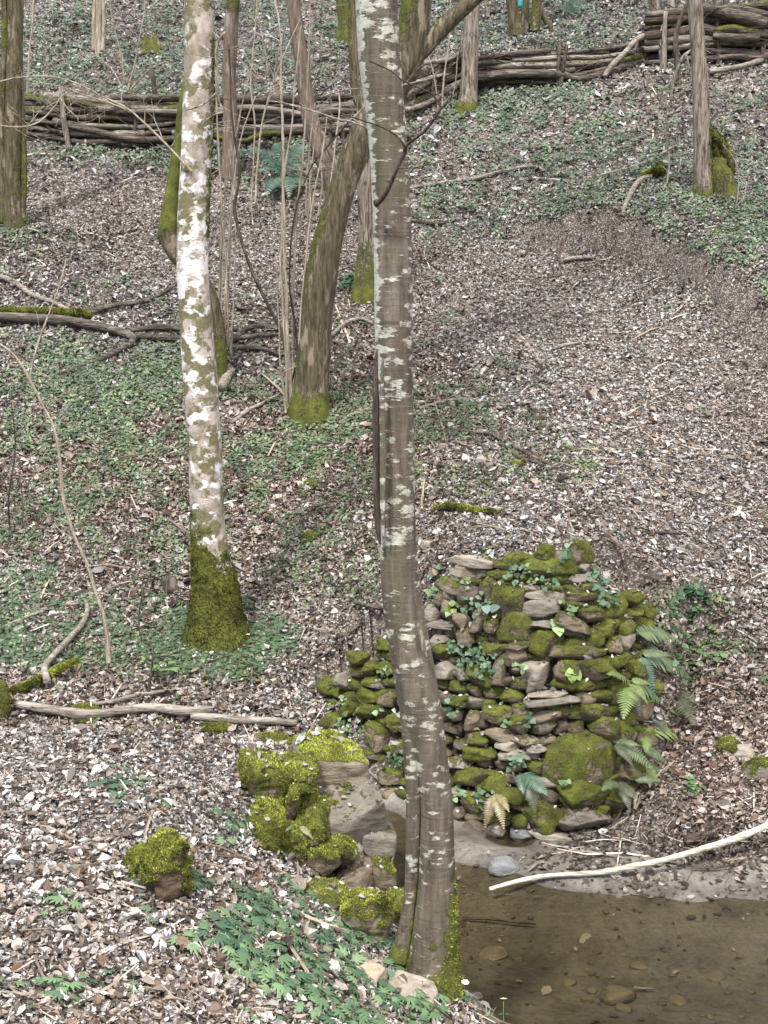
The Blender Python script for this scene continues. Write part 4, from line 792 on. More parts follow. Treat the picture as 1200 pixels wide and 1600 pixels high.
# dark twisted dead branch at its upper side
bz = 5.98; P, R = upx([(587, 318, 12), (596, 312, 8), (605, 300, 7), (612, 285, 6), (622, 262, 6), (632, 240, 7), (634, 230, 6), (648, 218, 5), (664, 205, 5), (676, 190, 4.5), (688, 172, 4), (706, 152, 2.6), (704, 144, 3.5)], bz, -.25)
V, Qd, T, N = tube(P, R, 8, .012, .14, 8, wob=.006); mk('dead_branch', Acc().add(V, Qd, T, (.3,)*3, .15), M['bark_dark'], tA[0])
for L in ([(634, 231, 4), (622, 215, 3), (600, 200, 3), (570, 190, 2.5), (550, 184, 2), (530, 178, 1.6)], [(690, 170, 3), (678, 150, 3), (660, 140, 2.5), (630, 128, 2.5), (610, 112, 2.5), (575, 96, 2)], [(676, 145, 2.4), (690, 152, 2), (706, 162, 1.5), (722, 170, 1)], [(680, 185, 2.4), (660, 196, 2), (638, 208, 1.6)], [(612, 285, 3), (604, 282, 2)], [(622, 262, 3), (640, 263, 2), (680, 255, 2), (720, 246, 1.5)]):
    P, R = upx(L, bz-.2, -.05); V, Qd, T, N = tube(P, R, 5, .02, .1, 2, wob=.008); mk('twig', Acc().add(V, Qd, T), M['bark_dark'], tA[0])

# ---- the white-blotched tree on the left
def mB(V, N, h): return np.clip(1.-sst(h+.3*fbm(V, 6, 4, 4)+.2*N[:, 0], .4, 1.35)*1.15+.25*fbm(V, 9, 3, 7), 0, 1)+np.where(h > 1, .5*sst(N[:, 0], .55, .95)*sst(fbm(V, 2, 3, 5), -.1, .3), 0)
def lB(V, N, h): return sst(-abs(h-3.5)+1.5, 0, 1.2)-.2
tB = tree('pale tree with white lichen blotches and a thick mossy foot, left of centre', [(338, 1000, 100), (337, 965, 84), (336, 920, 72), (330, 870, 60), (326, 830, 54), (322, 760, 53), (321, 700, 52), (316, 640, 54), (312, 580, 54), (306, 500, 51), (301, 420, 50), (302, 340, 49), (306, 260, 48), (309, 180, 48), (311, 90, 46), (310, 0, 45), (309, -80, 44)],
    M['bark_white'], 13, mB, lB, 12, 40, .045, .55, .14, ncrown=14, step=.025)
fuzz_tube(tB[1], tB[4], 15000, .015, 8, .5)
# ---- mossy broken stem behind it
def mfull(a=.7, up=.0): return lambda V, N, h: np.clip(a-.05+.6*fbm(V*[1, 1, .5], 4, 3, 6)+up*sst(-N[:, 0], .1, .8), 0, 1)
y2 = hit(340, 604)[1]
tree('thin mossy tree half hidden behind the white-blotched trunk', [(340, 604, 30), (342, 560, 26), (338, 500, 22), (322, 450, 24), (300, 420, 26), (276, 398, 26), (262, 368, 28), (264, 340, 24), (270, 290, 18), (277, 240, 15), (284, 180, 14), (296, 100, 13), (300, 0, 12)], M['bark_olive'], 9, (lambda V, N, h: np.clip(.15+.65*sst(h, 1.55, 1.75)+.4*(1-sst(h, .3, .9))+.4*fbm(V, 5, 3, 6), 0, 1)), seed=21, ncrown=4, L0=1.4, rough=.1, y=y2)
# ---- the leaning mossy tree in the middle
def mC(V, N, h): return np.clip(.06+.4*sst(-N[:, 0], .2, .9)+.5*fbm(V*[1, 1, .4], 5, 2, 6)+.5*(h < .25)+.12*sst(h, 3.4, 4.4), 0, 1)
tC = tree('olive mossy tree leaning right behind the central trunk and forking above it', [(484, 652, 66), (487, 600, 54), (493, 520, 50), (500, 450, 50), (510, 390, 46), (527, 320, 42), (549, 255, 42), (580, 190, 48), (613, 135, 54), (634, 95, 56), (645, 50, 52), (652, 0, 48), (658, -80, 42)], M['bark_olive'], 11, mC, seed=23, seg=24, rough=.07, lobes=.2, ncrown=10, step=.035,
    extra_stems=[dict(px=[(632, 100, 30), (660, 76, 30), (680, 55, 27), (705, 30, 25), (738, 0, 23), (790, -50, 22)], name='branch'), dict(px=[(580, 185, 26), (562, 150, 24), (556, 90, 22), (555, 30, 20), (556, -40, 18)], name='branch')])
# ---- others
def mfoot(hh=.5, a=.9): return lambda V, N, h: np.clip(a*(1-sst(h+.35*hh*fbm(V, 7, 3, 5), 0, hh*1.3))+.25*fbm(V, 9, 3, 6), 0, 1)
tree('ridged brown tree with an ivied mossy foot just left of the central trunk', [(570, 466, 44), (571, 440, 34), (573, 390, 28), (572, 320, 26), (571, 250, 25), (574, 150, 25), (578, 50, 24), (580, -60, 22)], M['bark_ridged'], 10, mfoot(.7), seed=25, lobes=.2, ncrown=8, rough=.08)
tree('straight ridged grey-brown tree standing in front of the brushwood fence', [(728, 172, 34), (732, 150, 28), (734, 100, 26), (736, 50, 25), (738, 0, 24), (740, -60, 23)], M['bark_ridged'], 11, mfoot(.2), seed=26, lobes=.15, ncrown=8, rough=.08, dy=.1)
tree('dark ridged tree cut by the left edge of the photo', [(22, 356, 34), (20, 300, 27), (20, 220, 26), (22, 140, 26), (24, 60, 24), (24, 0, 24), (25, -60, 22)], M['bark_olive'], 10, mfull(.28), seed=27, ncrown=8, rough=.1, extra_stems=[dict(px=[(8, 350, 16), (6, 250, 12), (4, 150, 11), (8, 60, 10), (6, -40, 9)], name='stem'), dict(px=[(34, 345, 12), (38, 290, 8), (37, 200, 7), (33, 100, 6), (31, -40, 6)], name='stem'), dict(px=[(16, 350, 14), (12, 250, 9), (14, 150, 8), (10, 40, 8), (2, -40, 8)], name='stem')])
tree('reddish-barked tree leaning left beside the blue-green fern', [(522, 296, 34), (512, 262, 30), (499, 230, 28), (487, 195, 27), (478, 150, 25), (472, 100, 23), (464, 50, 22), (458, 0, 22), (452, -60, 20)], M['bark_red'], 9, mfoot(.12, .5), seed=28, ncrown=6, extra_stems=[dict(px=[(536, 290, 9), (528, 262, 8), (515, 236, 8), (503, 205, 5)], name='mossy_root_branch', grow=False, dy0=-.25)])
tree('ridged tree at upper right beside the rotten mossy stump', [(1098, 306, 30), (1097, 250, 26), (1096, 190, 26), (1094, 130, 25), (1090, 70, 24), (1086, 0, 23), (1083, -60, 22)], M['bark_ridged'], 10, mfoot(.3, .6), seed=29, ncrown=8, lobes=.2, rough=.1)
tree('slender brown tree rising behind the white-blotched trunk to its right', [(358, 278, 30), (360, 240, 26), (360, 180, 23), (358, 120, 22), (360, 60, 22), (364, 0, 20), (366, -60, 18)], M['bark_red'], 9, lambda V, N, h: np.clip(.55*sst(h, 1.9, 2.4)+.1, 0, 1), seed=30, ncrown=6)
tree('slim multi-stemmed tree at upper left beyond the fence', [(154, 82, 12), (154, 40, 10), (155, 0, 10), (156, -60, 9)], M['bark_tan'], 11, seed=31, ncrown=6, L0=1.6, seg=10, extra_stems=[dict(px=[(147, 80, 8), (146, 40, 6), (148, 0, 6), (149, -50, 6)], name='stem'), dict(px=[(160, 80, 8), (162, 40, 6), (160, -50, 6)], name='stem')])
yI = hit(808, 56)[1]
tI = tree('cluster of brown stems marked with cyan tape at the top of the photo', [(808, 58, 26), (804, 30, 20), (799, 0, 18), (795, -50, 17)], M['bark_olive'], 11, mfull(.25), seed=32, ncrown=6, y=yI, extra_stems=[dict(px=[(818, 56, 16), (820, 20, 13), (822, -50, 12)], name='stem'), dict(px=[(836, 50, 20), (838, 20, 16), (842, -50, 14)], name='stem'), dict(px=[(868, 62, 6), (858, 40, 10), (846, 18, 10), (840, 0, 9)], name='mossy_root_branch', grow=False), dict(px=[(825, 34, 6), (832, 42, 7), (842, 56, 5)], name='mossy_root_branch', grow=False)])
P, R = upx([(812, 12, 8), (813, 4, 8), (814, -6, 7)], yI-.22); V, Qd, T, N = tube(P, R, 8, .03, .1, 2); mk('tape_marker', Acc().add(V, Qd, T), M['cyan_tape'], tI[0])
for lb, L, mt, H_ in (('thin dark crooked tree left of the ridged upper-right tree', [(1060, 132, 10), (1058, 100, 9), (1056, 60, 8), (1064, 28, 7), (1076, 0, 6), (1084, -40, 6)], 'bark_dark', 8),
    ('pale slim tree just left of the thin dark crooked one', [(1052, 96, 8), (1053, 50, 8), (1050, 0, 7), (1049, -50, 7)], 'bark_tan', 10),
    ('slim brown tree behind the joint of the two fence runs', [(1024, 20, 16), (1022, 0, 15), (1020, -40, 14)], 'bark_ridged', 11),
    ('slim grey stem growing behind the brushwood fence right of the forked tree', [(762, 30, 6), (760, 0, 6), (760, -40, 6)], 'bark_tan', 10),
    ('dark mossy trunk beyond the fence at upper middle', [(538, 64, 34), (540, 40, 24), (536, 10, 20), (530, -40, 18)], 'bark_olive', 10)):
    tree(lb, L, M[mt], H_, mfull(.1) if mt != 'bark_olive' else mfull(.5), seed=len(lb), seg=10, ncrown=4, L0=1.5)
for lb, L in (('low mossy stump beyond the fence behind the white-blotched tree', [(236, 78, 34), (236, 64, 26), (238, 56, 18)]), ('short mossy stump right of the central path bank', [(1132, 306, 36), (1130, 280, 34), (1124, 262, 26), (1126, 248, 20)]), ('small cut stump in the litter left of the mossy tree foot', [(268, 922, 26), (264, 910, 22), (262, 904, 20)])):
    g = hit(L[0][0], L[0][1]); P, R = upx(L, g[1]); P = np.concatenate([[P[0]-[0, 0, .1]], P]); R = np.r_[R[0]*1.2, R]; V, Qd, T, N = tube(P, R, 18, .03, .25, 6, .3, .2); mo = np.clip(.55+.4*fbm(V, 6, 2, 4), 0, 1)*(0 if 'cut' in lb else 1)
    o = mk('tree_stump', Acc().add(V, Qd, T, (.3,)*3, mo), M['bark_olive'] if 'cut' not in lb else M['deadwood'], None, org=g); tag(o, lb, 'stump')
# rotten mossy hollow stump beside the upper-right tree
g = hit(1118, 300); st = thing('hollow_stump', g, 'rotten moss-draped arching stump against the upper-right tree', 'stump')
for L in ([(1104, 192, 10), (1116, 212, 16), (1130, 226, 16), (1140, 250, 14), (1144, 272, 8)], [(1106, 200, 18), (1104, 240, 18), (1108, 300, 22)], [(1110, 264, 12), (1126, 272, 12), (1134, 288, 14), (1130, 310, 12)], [(1112, 215, 12), (1122, 245, 10), (1116, 268, 8)]):
    P, R = upx(L, g[1]-.1); V, Qd, T, N = tube(P, R, 12, .03, .25, 7, wob=.02); mo = np.clip(.7+.5*fbm(V, 5, 2, 4), 0, 1); q = mk('rotten_limb', Acc().add(V, Qd, T, (.3,)*3, mo), M['bark_olive'], st); fuzz_tube(q, (V, Qd, T, mo), 900, .026, 3, .9)

# ---- saplings and coppice shoots
def shoots(lb, Ls, mt, cat='shrub', H=5, dys=None, twn=0, name='shrub', rr_=3, on=True):
    r = random.Random(rr_); g = hit(*Ls[0][0][:2]); root = thing(name, g, lb, cat)
    for i, L in enumerate(Ls):
        P, R = upx(L, g[1]+r.uniform(-.25, .25), r.uniform(-.2, .2)); R = R*.72; P = np.concatenate([[P[0]-[0, 0, .06]], P]); R = np.r_[R[0], R]
        if on and L[-1][1] <= 5: P, R = grow(P, R, P[-1][2]+r.uniform(.5, 2), .1, r)
        V, Qd, T, N = tube(P, R, 7, .05, .08, i, wob=.01); mk('shoot', Acc().add(V, Qd, T, (.3,)*3, .2 if mt == 'bark_olive' else .05), M[mt], root)
        if twn: side_twigs(root, P, R, twn, .35, r, M[mt])
    return root
shoots('clump of thin tan shoots growing at the foot of the leaning mossy tree', [[(456, 640, 12), (452, 560, 8), (447, 460, 8), (443, 330, 7), (441, 200, 6), (439, 110, 5), (436, 30, 4), (430, 0, 4)], [(460, 642, 10), (458, 560, 8), (458, 470, 7), (462, 360, 6), (472, 260, 5), (478, 180, 4), (482, 100, 4), (485, 0, 3)],
    [(450, 636, 9), (446, 540, 6), (440, 440, 6), (441, 300, 5), (455, 200, 4), (462, 120, 4), (470, 40, 3)], [(468, 644, 9), (468, 560, 6), (470, 480, 5), (480, 380, 5), (490, 310, 4), (505, 230, 4), (512, 180, 3)], [(462, 640, 8), (464, 580, 5), (474, 500, 5), (478, 420, 4), (484, 300, 3), (486, 250, 3)], [(446, 636, 7), (438, 560, 4), (434, 470, 3), (432, 400, 3)]], 'bark_tan', twn=3)
shoots('bundle of very thin tan shoots right of the white-blotched trunk', [[(334, 560, 7), (338, 520, 7), (344, 440, 7), (346, 340, 6), (343, 260, 5), (340, 180, 4), (336, 90, 3)], [(356, 545, 5), (358, 450, 4), (362, 330, 4), (366, 240, 4), (380, 160, 3), (395, 100, 3)], [(350, 545, 5), (352, 470, 5), (356, 400, 4), (364, 300, 3), (376, 220, 3), (400, 150, 3)], [(362, 548, 4), (366, 440, 3), (368, 330, 3), (366, 200, 3), (360, 120, 2)], [(346, 540, 4), (348, 430, 3), (352, 310, 3), (350, 200, 2)], [(360, 545, 4), (356, 480, 3), (354, 420, 3), (345, 300, 2)]], 'bark_tan', twn=3, rr_=5)
shoots('pair of thin bent shoots left of the reddish leaning tree', [[(398, 330, 6), (402, 250, 5), (412, 180, 4), (430, 120, 3), (450, 70, 3), (470, 30, 2)], [(392, 328, 5), (396, 260, 4), (398, 190, 4), (392, 130, 3), (398, 60, 3), (402, 0, 3)]], 'bark_tan', twn=5, rr_=6)
shoots('thin upright shoots between the fern and the leaning mossy tree', [[(512, 340, 5), (518, 280, 4), (524, 220, 4), (530, 170, 4), (528, 140, 3)], [(486, 345, 5), (484, 290, 4), (490, 230, 3), (496, 190, 3)], [(498, 340, 5), (504, 290, 4), (502, 250, 3), (510, 200, 3)], [(478, 330, 4), (480, 270, 3), (486, 210, 3), (492, 160, 3)]], 'bark_tan', twn=3, rr_=8)
shoots('tangle of thin shoots behind the left edge tree', [[(46, 215, 6), (50, 180, 5), (54, 145, 4)], [(44, 300, 6), (40, 220, 5), (44, 120, 5), (50, 40, 4), (52, 0, 4)], [(50, 262, 5), (62, 232, 4), (72, 205, 3)], [(36, 350, 6), (44, 300, 4), (56, 260, 3)]], 'bark_tan', twn=4, rr_=9)
shoots('dark arching hazel branch between the white-blotched and leaning trees', [[(458, 628, 10), (452, 580, 8), (440, 520, 8), (420, 480, 7), (396, 430, 7), (380, 385, 7), (370, 345, 7), (366, 325, 8), (370, 300, 6), (374, 262, 6), (366, 215, 5), (361, 160, 5), (360, 110, 4), (358, 70, 4)], [(456, 600, 4), (464, 540, 5), (452, 430, 4), (462, 330, 4), (486, 262, 4), (515, 225, 4), (545, 192, 4), (570, 166, 3)]], 'bark_dark', twn=8, rr_=10)
shoots('sparse thin shoots standing in front of the fence right of the forked tree', [[(690, 175, 5), (694, 120, 4), (702, 60, 3), (704, 0, 3)], [(700, 178, 4), (712, 130, 3), (716, 90, 3), (730, 40, 2)], [(684, 170, 4), (676, 110, 3), (660, 60, 2)]], 'bark_tan', twn=6, rr_=21)
shoots('bare bush beyond the fence between the left edge tree and the pale trunk', [[(196, 140, 5), (190, 90, 4), (178, 40, 3), (172, 0, 3)], [(200, 140, 4), (212, 90, 3), (222, 40, 3), (226, 0, 2)], [(194, 142, 4), (176, 110, 3), (150, 86, 2)], [(204, 140, 4), (232, 110, 3), (258, 96, 2)]], 'bark_tan', twn=9, rr_=22)
shoots('bare bush beyond the fence right of the white-blotched trunk', [[(420, 130, 5), (414, 80, 4), (404, 30, 3), (400, 0, 3)], [(426, 130, 4), (436, 80, 3), (450, 30, 3)], [(418, 132, 4), (396, 110, 3), (380, 80, 2)], [(430, 130, 4), (470, 100, 3), (500, 90, 2)]], 'greywood', twn=9, rr_=23)
shoots('thin bare shoots on the upper right slope left of the mossy hollow stump', [[(1040, 300, 4), (1046, 250, 3), (1040, 200, 3), (1044, 160, 2)], [(1046, 306, 4), (1060, 270, 3), (1064, 240, 2)]], 'greywood', twn=6, rr_=24)
shoots('slender shoots below the long twig at the right edge', [[(1150, 330, 4), (1154, 290, 3), (1148, 250, 3), (1130, 226, 2)], [(1156, 330, 4), (1164, 300, 3), (1172, 276, 2)]], 'greywood', twn=6, rr_=25)
shoots('thin bare shoots at far left below the fallen logs', [[(20, 850, 5), (14, 780, 4), (24, 700, 3), (18, 630, 3)], [(26, 852, 4), (36, 800, 3), (30, 740, 2)], [(60, 900, 4), (66, 860, 3), (60, 820, 2)]], 'bark_dark', twn=4, rr_=26)
def airy(lb, Ls, y, mt, cat='branch', name='branch', tw=0, seed=1, dy=0., wk=.85):
    r = random.Random(seed); P0, _ = upx(Ls[0], y, dy); root = thing(name, P0[0], lb, cat); pn = 'limb'
    for i, L in enumerate(Ls):
        P, R = upx(L, y, dy); R = R*wk; V, Qd, T, N = tube(P, R, 7, .03, .08, seed+i, wob=.008); mk(pn, Acc().add(V, Qd, T, (.3,)*3, .05), M[mt], root)
        if tw: side_twigs(root, P, R, tw, .28, r, M[mt], zone=(.05, .95))
    return root
shoots('tall thin pale sapling with dark twigs at the left edge', [[(170, 1042, 14), (168, 1000, 11), (162, 960, 9), (150, 925, 8), (136, 880, 9), (120, 845, 8), (108, 810, 8), (98, 770, 8), (94, 720, 7), (84, 670, 7), (70, 640, 6), (56, 610, 6), (46, 592, 6), (25, 560, 5), (0, 538, 4), (-40, 520, 3)], [(46, 590, 4), (52, 560, 4), (64, 520, 4), (80, 480, 3), (95, 440, 3), (104, 405, 2)]], 'bark_tan', 'sapling', twn=5, name='sapling', rr_=12)
shoots('small thin bare sapling in the herbs beside the mossy tree foot', [[(232, 1080, 8), (236, 1040, 5), (238, 1010, 5), (222, 1000, 3), (218, 960, 3), (225, 920, 3), (240, 885, 2)]], 'bark_dark', 'sapling', twn=3, name='sapling', rr_=13)
shoots('whitish broken sapling leaning by the upper-right tree', [[(1048, 152, 5), (1054, 120, 6), (1066, 90, 7), (1080, 78, 6), (1082, 68, 4)], [(1072, 86, 5), (1078, 110, 5), (1086, 150, 5), (1090, 180, 5), (1094, 220, 4), (1096, 290, 3)], [(1048, 150, 3), (1052, 190, 3), (1064, 220, 3), (1082, 280, 3)]], 'greywood', 'sapling', twn=5, name='sapling', rr_=14)
airy('slender pale branch arching from the left edge to the white-blotched trunk', [[(-60, 140, 3), (0, 128, 4), (30, 122, 4), (80, 120, 4), (120, 130, 4), (160, 150, 4.5), (200, 170, 5), (230, 195, 6), (255, 220, 6.5), (280, 248, 7), (300, 270, 7)], [(30, 122, 3), (60, 128, 3), (100, 136, 3), (130, 148, 4), (170, 162, 4), (205, 175, 4)], [(0, 196, 3), (30, 200, 4), (60, 192, 4), (84, 168, 4), (96, 150, 4), (112, 140, 4)], [(94, 152, 3), (108, 172, 3), (122, 184, 2.5), (123, 196, 2)]], hit(340, 1000)[1]-.15, 'bark_tan', tw=9, seed=3, wk=.6)
airy('white crooked twig hanging beside the white-blotched trunk', [[(352, 50, 5), (342, 62, 5), (337, 82, 5), (338, 105, 5), (340, 125, 4.5), (339, 145, 4.5), (344, 162, 4), (350, 175, 4)], [(338, 145, 4), (322, 160, 3), (306, 168, 3), (290, 172, 2)], [(350, 175, 4), (335, 178, 3), (320, 188, 3), (311, 200, 2)]], hit(340, 1000)[1]-.25, 'whitewood', seed=4, tw=2)
airy('thin dark bare branch crossing in front of the leaning mossy tree', [[(420, 158, 3), (440, 160, 3.5), (470, 168, 4), (500, 178, 4), (530, 188, 4), (545, 190, 4), (570, 200, 4), (600, 212, 3), (622, 226, 3)], [(545, 190, 4), (560, 175, 3), (575, 160, 3), (600, 148, 2)], [(500, 152, 3), (545, 140, 3), (600, 136, 3), (650, 128, 2.5), (690, 118, 2)]], 9.0, 'greywood', seed=6, tw=7)

# ---- fallen wood lying on the ground
def lay(lb, L, mt, moss_=0., lift=.95, cat='log', name='log', extra=(), tw=0, seed=1, wob=.012, z_up=None, ym=3.):
    r = random.Random(seed); root = None
    for j, LL in enumerate((L,)+tuple(extra)):
        P = []; R = []
        for i, q in enumerate(LL):
            g = hit(q[0], q[1], ym); u = pxm(g); rd = q[2]*.5*u; P.append(g+[0, 0, rd*lift*2-rd*.3+.02+(q[3] if len(q) > 3 else 0)]); R.append(rd)
        if root is None: root = thing(name, P[0], lb, cat)
        V, Qd, T, N = tube(P, R, 10, .03, .12, seed+j, wob=wob); mo = np.clip(moss_*(.7+.5*np.clip(N[:, 2], 0, 1))+.35*moss_*fbm(V, 6, 2, 3), 0, 1)
        mk('limb', Acc().add(V, Qd, T, (.3,)*3, mo), M[mt+'_x'], root)
        if moss_ > .6: fuzz_tube(root, (V, Qd, T, mo), int(2500*len(LL)/4), .018, 4, .95)
        if tw: side_twigs(root, P, R, tw, .3, r, M[mt+'_x'], up=.5, flat=1, zone=(.1, .95))
    return root
lay('long dark fallen log lying across the slope at left', [(-40, 508, 15), (40, 513, 16), (100, 517, 16), (150, 524, 15), (190, 533, 13), (215, 540, 12)], 'bark_log', .1)
lay('moss-topped fallen log on the slope at the left edge', [(-30, 496, 11), (30, 498, 12), (80, 500, 12), (130, 502, 11), (142, 504, 9)], 'bark_log', .85)
lay('bent bare branch rising from the end of the mossy log', [(132, 505, 9), (150, 495, 9), (180, 487, 8), (215, 482, 7), (245, 470, 6), (275, 452, 5)], 'bark_log', 0, tw=2)
lay('pale branch lying in the litter above the mossy log', [(-20, 436, 9), (20, 450, 9), (50, 470, 8), (85, 482, 7), (115, 496, 6)], 'greywood', 0, tw=1)
lay('long curved grey branch sweeping down from the fallen log', [(285, 541, 10), (250, 540, 11), (215, 536, 12), (205, 548, 10), (170, 566, 9), (130, 580, 7), (90, 592, 5), (60, 600, 4)], 'bark_log', .05, tw=2)
lay('dark fallen branch between the white-blotched and leaning trees', [(330, 548, 10), (365, 540, 10), (385, 524, 10), (405, 520, 9), (440, 524, 9), (470, 526, 8)], 'bark_log', 0, extra=([(350, 540, 8), (395, 536, 8), (440, 532, 7)], [(360, 553, 9), (400, 553, 8), (425, 558, 7), (445, 566, 5)]), tw=1)
lay('dark log stub right behind the white-blotched trunk', [(205, 527, 10), (240, 523, 10), (285, 525, 11), (320, 530, 9)], 'bark_log', .1)
lay('bent branch arching right of the leaning mossy tree', [(518, 532, 6), (530, 524, 6, .02), (545, 514, 6, .03), (565, 510, 6, .02), (582, 512, 5)], 'greywood')
lay('dark hooked branch at the right foot of the leaning tree', [(518, 540, 5), (530, 545, 6), (534, 560, 6), (527, 578, 5), (524, 590, 4)], 'bark_dark', extra=([(512, 582, 4), (516, 610, 5), (522, 640, 5), (528, 668, 4)],))
lay('pale stick lying left of the leaning tree foot', [(362, 668, 5), (385, 652, 6), (410, 640, 6), (436, 626, 5)], 'greywood')
lay('short thick pale log piece beside the mossy stem base', [(346, 622, 16), (354, 606, 16), (362, 592, 14)], 'greywood')
lay('pale crooked stick with a mossy end on the upper right slope', [(972, 346, 7), (978, 328, 8), (990, 305, 9), (1004, 290, 9), (1018, 284, 8)], 'greywood', 0)
lay('yellow-mossed root piece at the end of the pale crooked stick', [(1004, 286, 8), (1018, 283, 13), (1030, 282, 13), (1034, 272, 10), (1026, 268, 8)], 'deadwood', .95)
lay('long thin twig lying from mid slope toward the upper right tree', [(930, 282, 4), (960, 275, 5), (990, 268, 5), (1020, 254, 5), (1056, 234, 4)], 'greywood', tw=3)
lay('long pale stick on the slope right of the central trunk', [(640, 302, 6), (690, 293, 6), (740, 287, 6), (790, 274, 6), (828, 266, 5), (852, 272, 4)], 'greywood', tw=2)
lay('dark stick lying right of the central trunk', [(640, 352, 6), (670, 356, 5), (695, 355, 4)], 'bark_dark')
lay('short pale stick on the scarp of the path', [(880, 416, 6), (905, 412, 7), (928, 410, 5)], 'greywood')
lay('short pale stick in the middle of the leafy path', [(864, 552, 5), (885, 546, 5), (908, 542, 4)], 'greywood')
lay('smooth pale pole at the right edge below the fence', [(1108, 122, 9), (1140, 117, 9), (1170, 110, 9), (1215, 94, 9)], 'greywood')
lay('long thin stick on the path at the right', [(1120, 822, 4), (1150, 812, 4), (1180, 804, 4)], 'greywood')
lay('stick on the path near the middle right', [(1000, 838, 4), (1035, 840, 4), (1060, 842, 3)], 'bark_dark')
lay('mossy short log above the abutment beside the central trunk', [(680, 806, 9), (710, 804, 10), (745, 808, 9), (784, 812, 7)], 'deadwood', .75)
lay('fallen branched bough in the twig heap right of the central trunk', [(652, 655, 6), (680, 668, 6), (720, 680, 6), (770, 688, 7), (800, 704, 7), (835, 722, 6), (870, 738, 5), (910, 775, 4)], 'deadwood', extra=([(770, 688, 5), (795, 678, 5), (830, 655, 4)], [(780, 700, 5), (810, 722, 5), (850, 736, 5)], [(700, 676, 4), (700, 700, 4)]), tw=5)
g = hit(800, 740); heap = thing('twig_heap', g, 'loose heap of dead twigs on the slope right of the central trunk', 'twigs'); rh = random.Random(9)
for i in range(34):
    px, py = rh.uniform(650, 930), 0; py = 650+(px-650)*.38+rh.gauss(0, 30); a = rh.gauss(.45, .5); l_ = rh.uniform(25, 80); pts = []; rad = []
    for k in range(5):
        q = hit(px+math.cos(a)*l_*(k/4-.5), py+math.sin(a)*l_*(k/4-.5)+rh.gauss(0, 2)); pts.append(q+[0, 0, .025+rh.uniform(0, .05)]); rad.append(rh.uniform(.006, .013)*(1-.12*k))
    V, Qd, T, N = tube(pts, rad, 6, .05, .1, i, wob=.015); mk('twig', Acc().add(V, Qd, T), M[rh.choice(['deadwood', 'greywood', 'greywood', 'bark_log'])+'_x'], heap)
lay('thin yellowish stick in the twig heap', [(660, 728, 4), (690, 736, 6), (720, 744, 5), (760, 762, 5), (800, 782, 4)], 'deadwood', .3)
lay('curving stick at the lower end of the twig heap', [(860, 742, 5), (885, 750, 5), (905, 766, 5), (925, 790, 4)], 'greywood', tw=2)
lay('pale stick crossing the leaves above the twig heap', [(655, 645, 5), (700, 634, 5), (745, 632, 5), (790, 640, 4)], 'greywood', tw=2)
lay('long straight stick left of the far abutment', [(478, 1052, 3), (500, 1035, 4), (530, 1018, 4), (560, 1000, 4)], 'deadwood')
lay('thick grey log in the gully behind the near bank', [(25, 1112, 13), (70, 1120, 15), (120, 1130, 16), (165, 1128, 14), (230, 1120, 15), (290, 1127, 16), (330, 1122, 12)], 'greywood', .05, ym=8.75, lift=.8)
lay('smooth grey log lying toward the far abutment', [(300, 1132, 13), (360, 1138, 13), (410, 1140, 12), (462, 1142, 10)], 'greywood', 0, ym=8.75, lift=.8)
lay('thin grey branch resting above the thick gully log', [(140, 1112, 6), (180, 1106, 7), (220, 1098, 7), (270, 1090, 6)], 'greywood', 0, ym=8.75, lift=1.2, tw=2)
lay('curved bleached branch standing up from the gully at left', [(75, 1085, 12), (72, 1062, 11, .0), (88, 1040, 10, .0), (110, 1015, 10, .0), (128, 992, 9, .0), (137, 968, 8, .0), (134, 950, 6)], 'greywood', 0, ym=8.75, lift=1.5)
lay('mossy branch at the foot of the bleached branch', [(18, 1092, 10), (50, 1082, 12), (80, 1066, 12), (105, 1052, 11), (124, 1044, 10)], 'deadwood', .75, ym=8.75, lift=.8)
lay('long thin stick on the slope at the left edge', [(0, 990, 4), (40, 975, 5), (80, 955, 5), (125, 905, 4)], 'greywood', tw=2)
lay('forked stick in the litter above the sapling foot', [(10, 900, 5), (45, 960, 4), (80, 955, 4), (130, 950, 4)], 'greywood', tw=2)
lay('dark stick crossing the slope right of the mossy tree foot', [(555, 950, 5), (575, 955, 6), (600, 962, 5)], 'deadwood')
lay('thin dark stick lying under the water surface', [(722, 1444, 4), (770, 1446, 4), (808, 1450, 4), (838, 1452, 3)], 'bark_dark', lift=1)
lay('pale stick lying under the water at lower right', [(990, 1552, 4), (1022, 1552, 4)], 'greywood', lift=1)
r_ = ray(765, 1380); k = (.05-CAM_H)/r_[2]; pts = [np.array([r_[0]*k, r_[1]*k, .012])]
for px, py, z in ((830, 1374, .03), (900, 1366, .06), (970, 1354, .11), (1050, 1338, .16), (1120, 1318, .2), (1200, 1292, .27), (1290, 1262, .36)):
    r_ = ray(px, py); k = (z-CAM_H)/r_[2]; pts.append(np.array([0, 0, CAM_H])+r_*k)
root = thing('birch_log', pts[0], 'long pale birch pole reaching from the right bank into the water', 'log'); V, Qd, T, N = tube(pts, [.012, .015, .016, .018, .018, .022, .022, .025], 14, .03, .22, 4, wob=.022); mk('pole', Acc().add(V, Qd, T), M['whitewood_x'], root)
side_twigs(root, pts[3:], [.02]*5, 5, .2, random.Random(3), M['greywood'], up=.5, flat=1)
for lb, L, z0 in (('dark branch stub lying across the birch pole', [(1070, 1330, 14), (1090, 1325, 16), (1110, 1318, 12)], .22), ('wet dark twigs in the mud above the birch pole', [(860, 1290, 5), (900, 1295, 5), (940, 1300, 4)], .1), ('thin wet twig on the sandy shore at right', [(1080, 1365, 4), (1130, 1362, 4), (1165, 1350, 3)], .06)):
    lay(lb, L, 'bark_dark', tw=4, cat='branch', name='branch', lift=1)

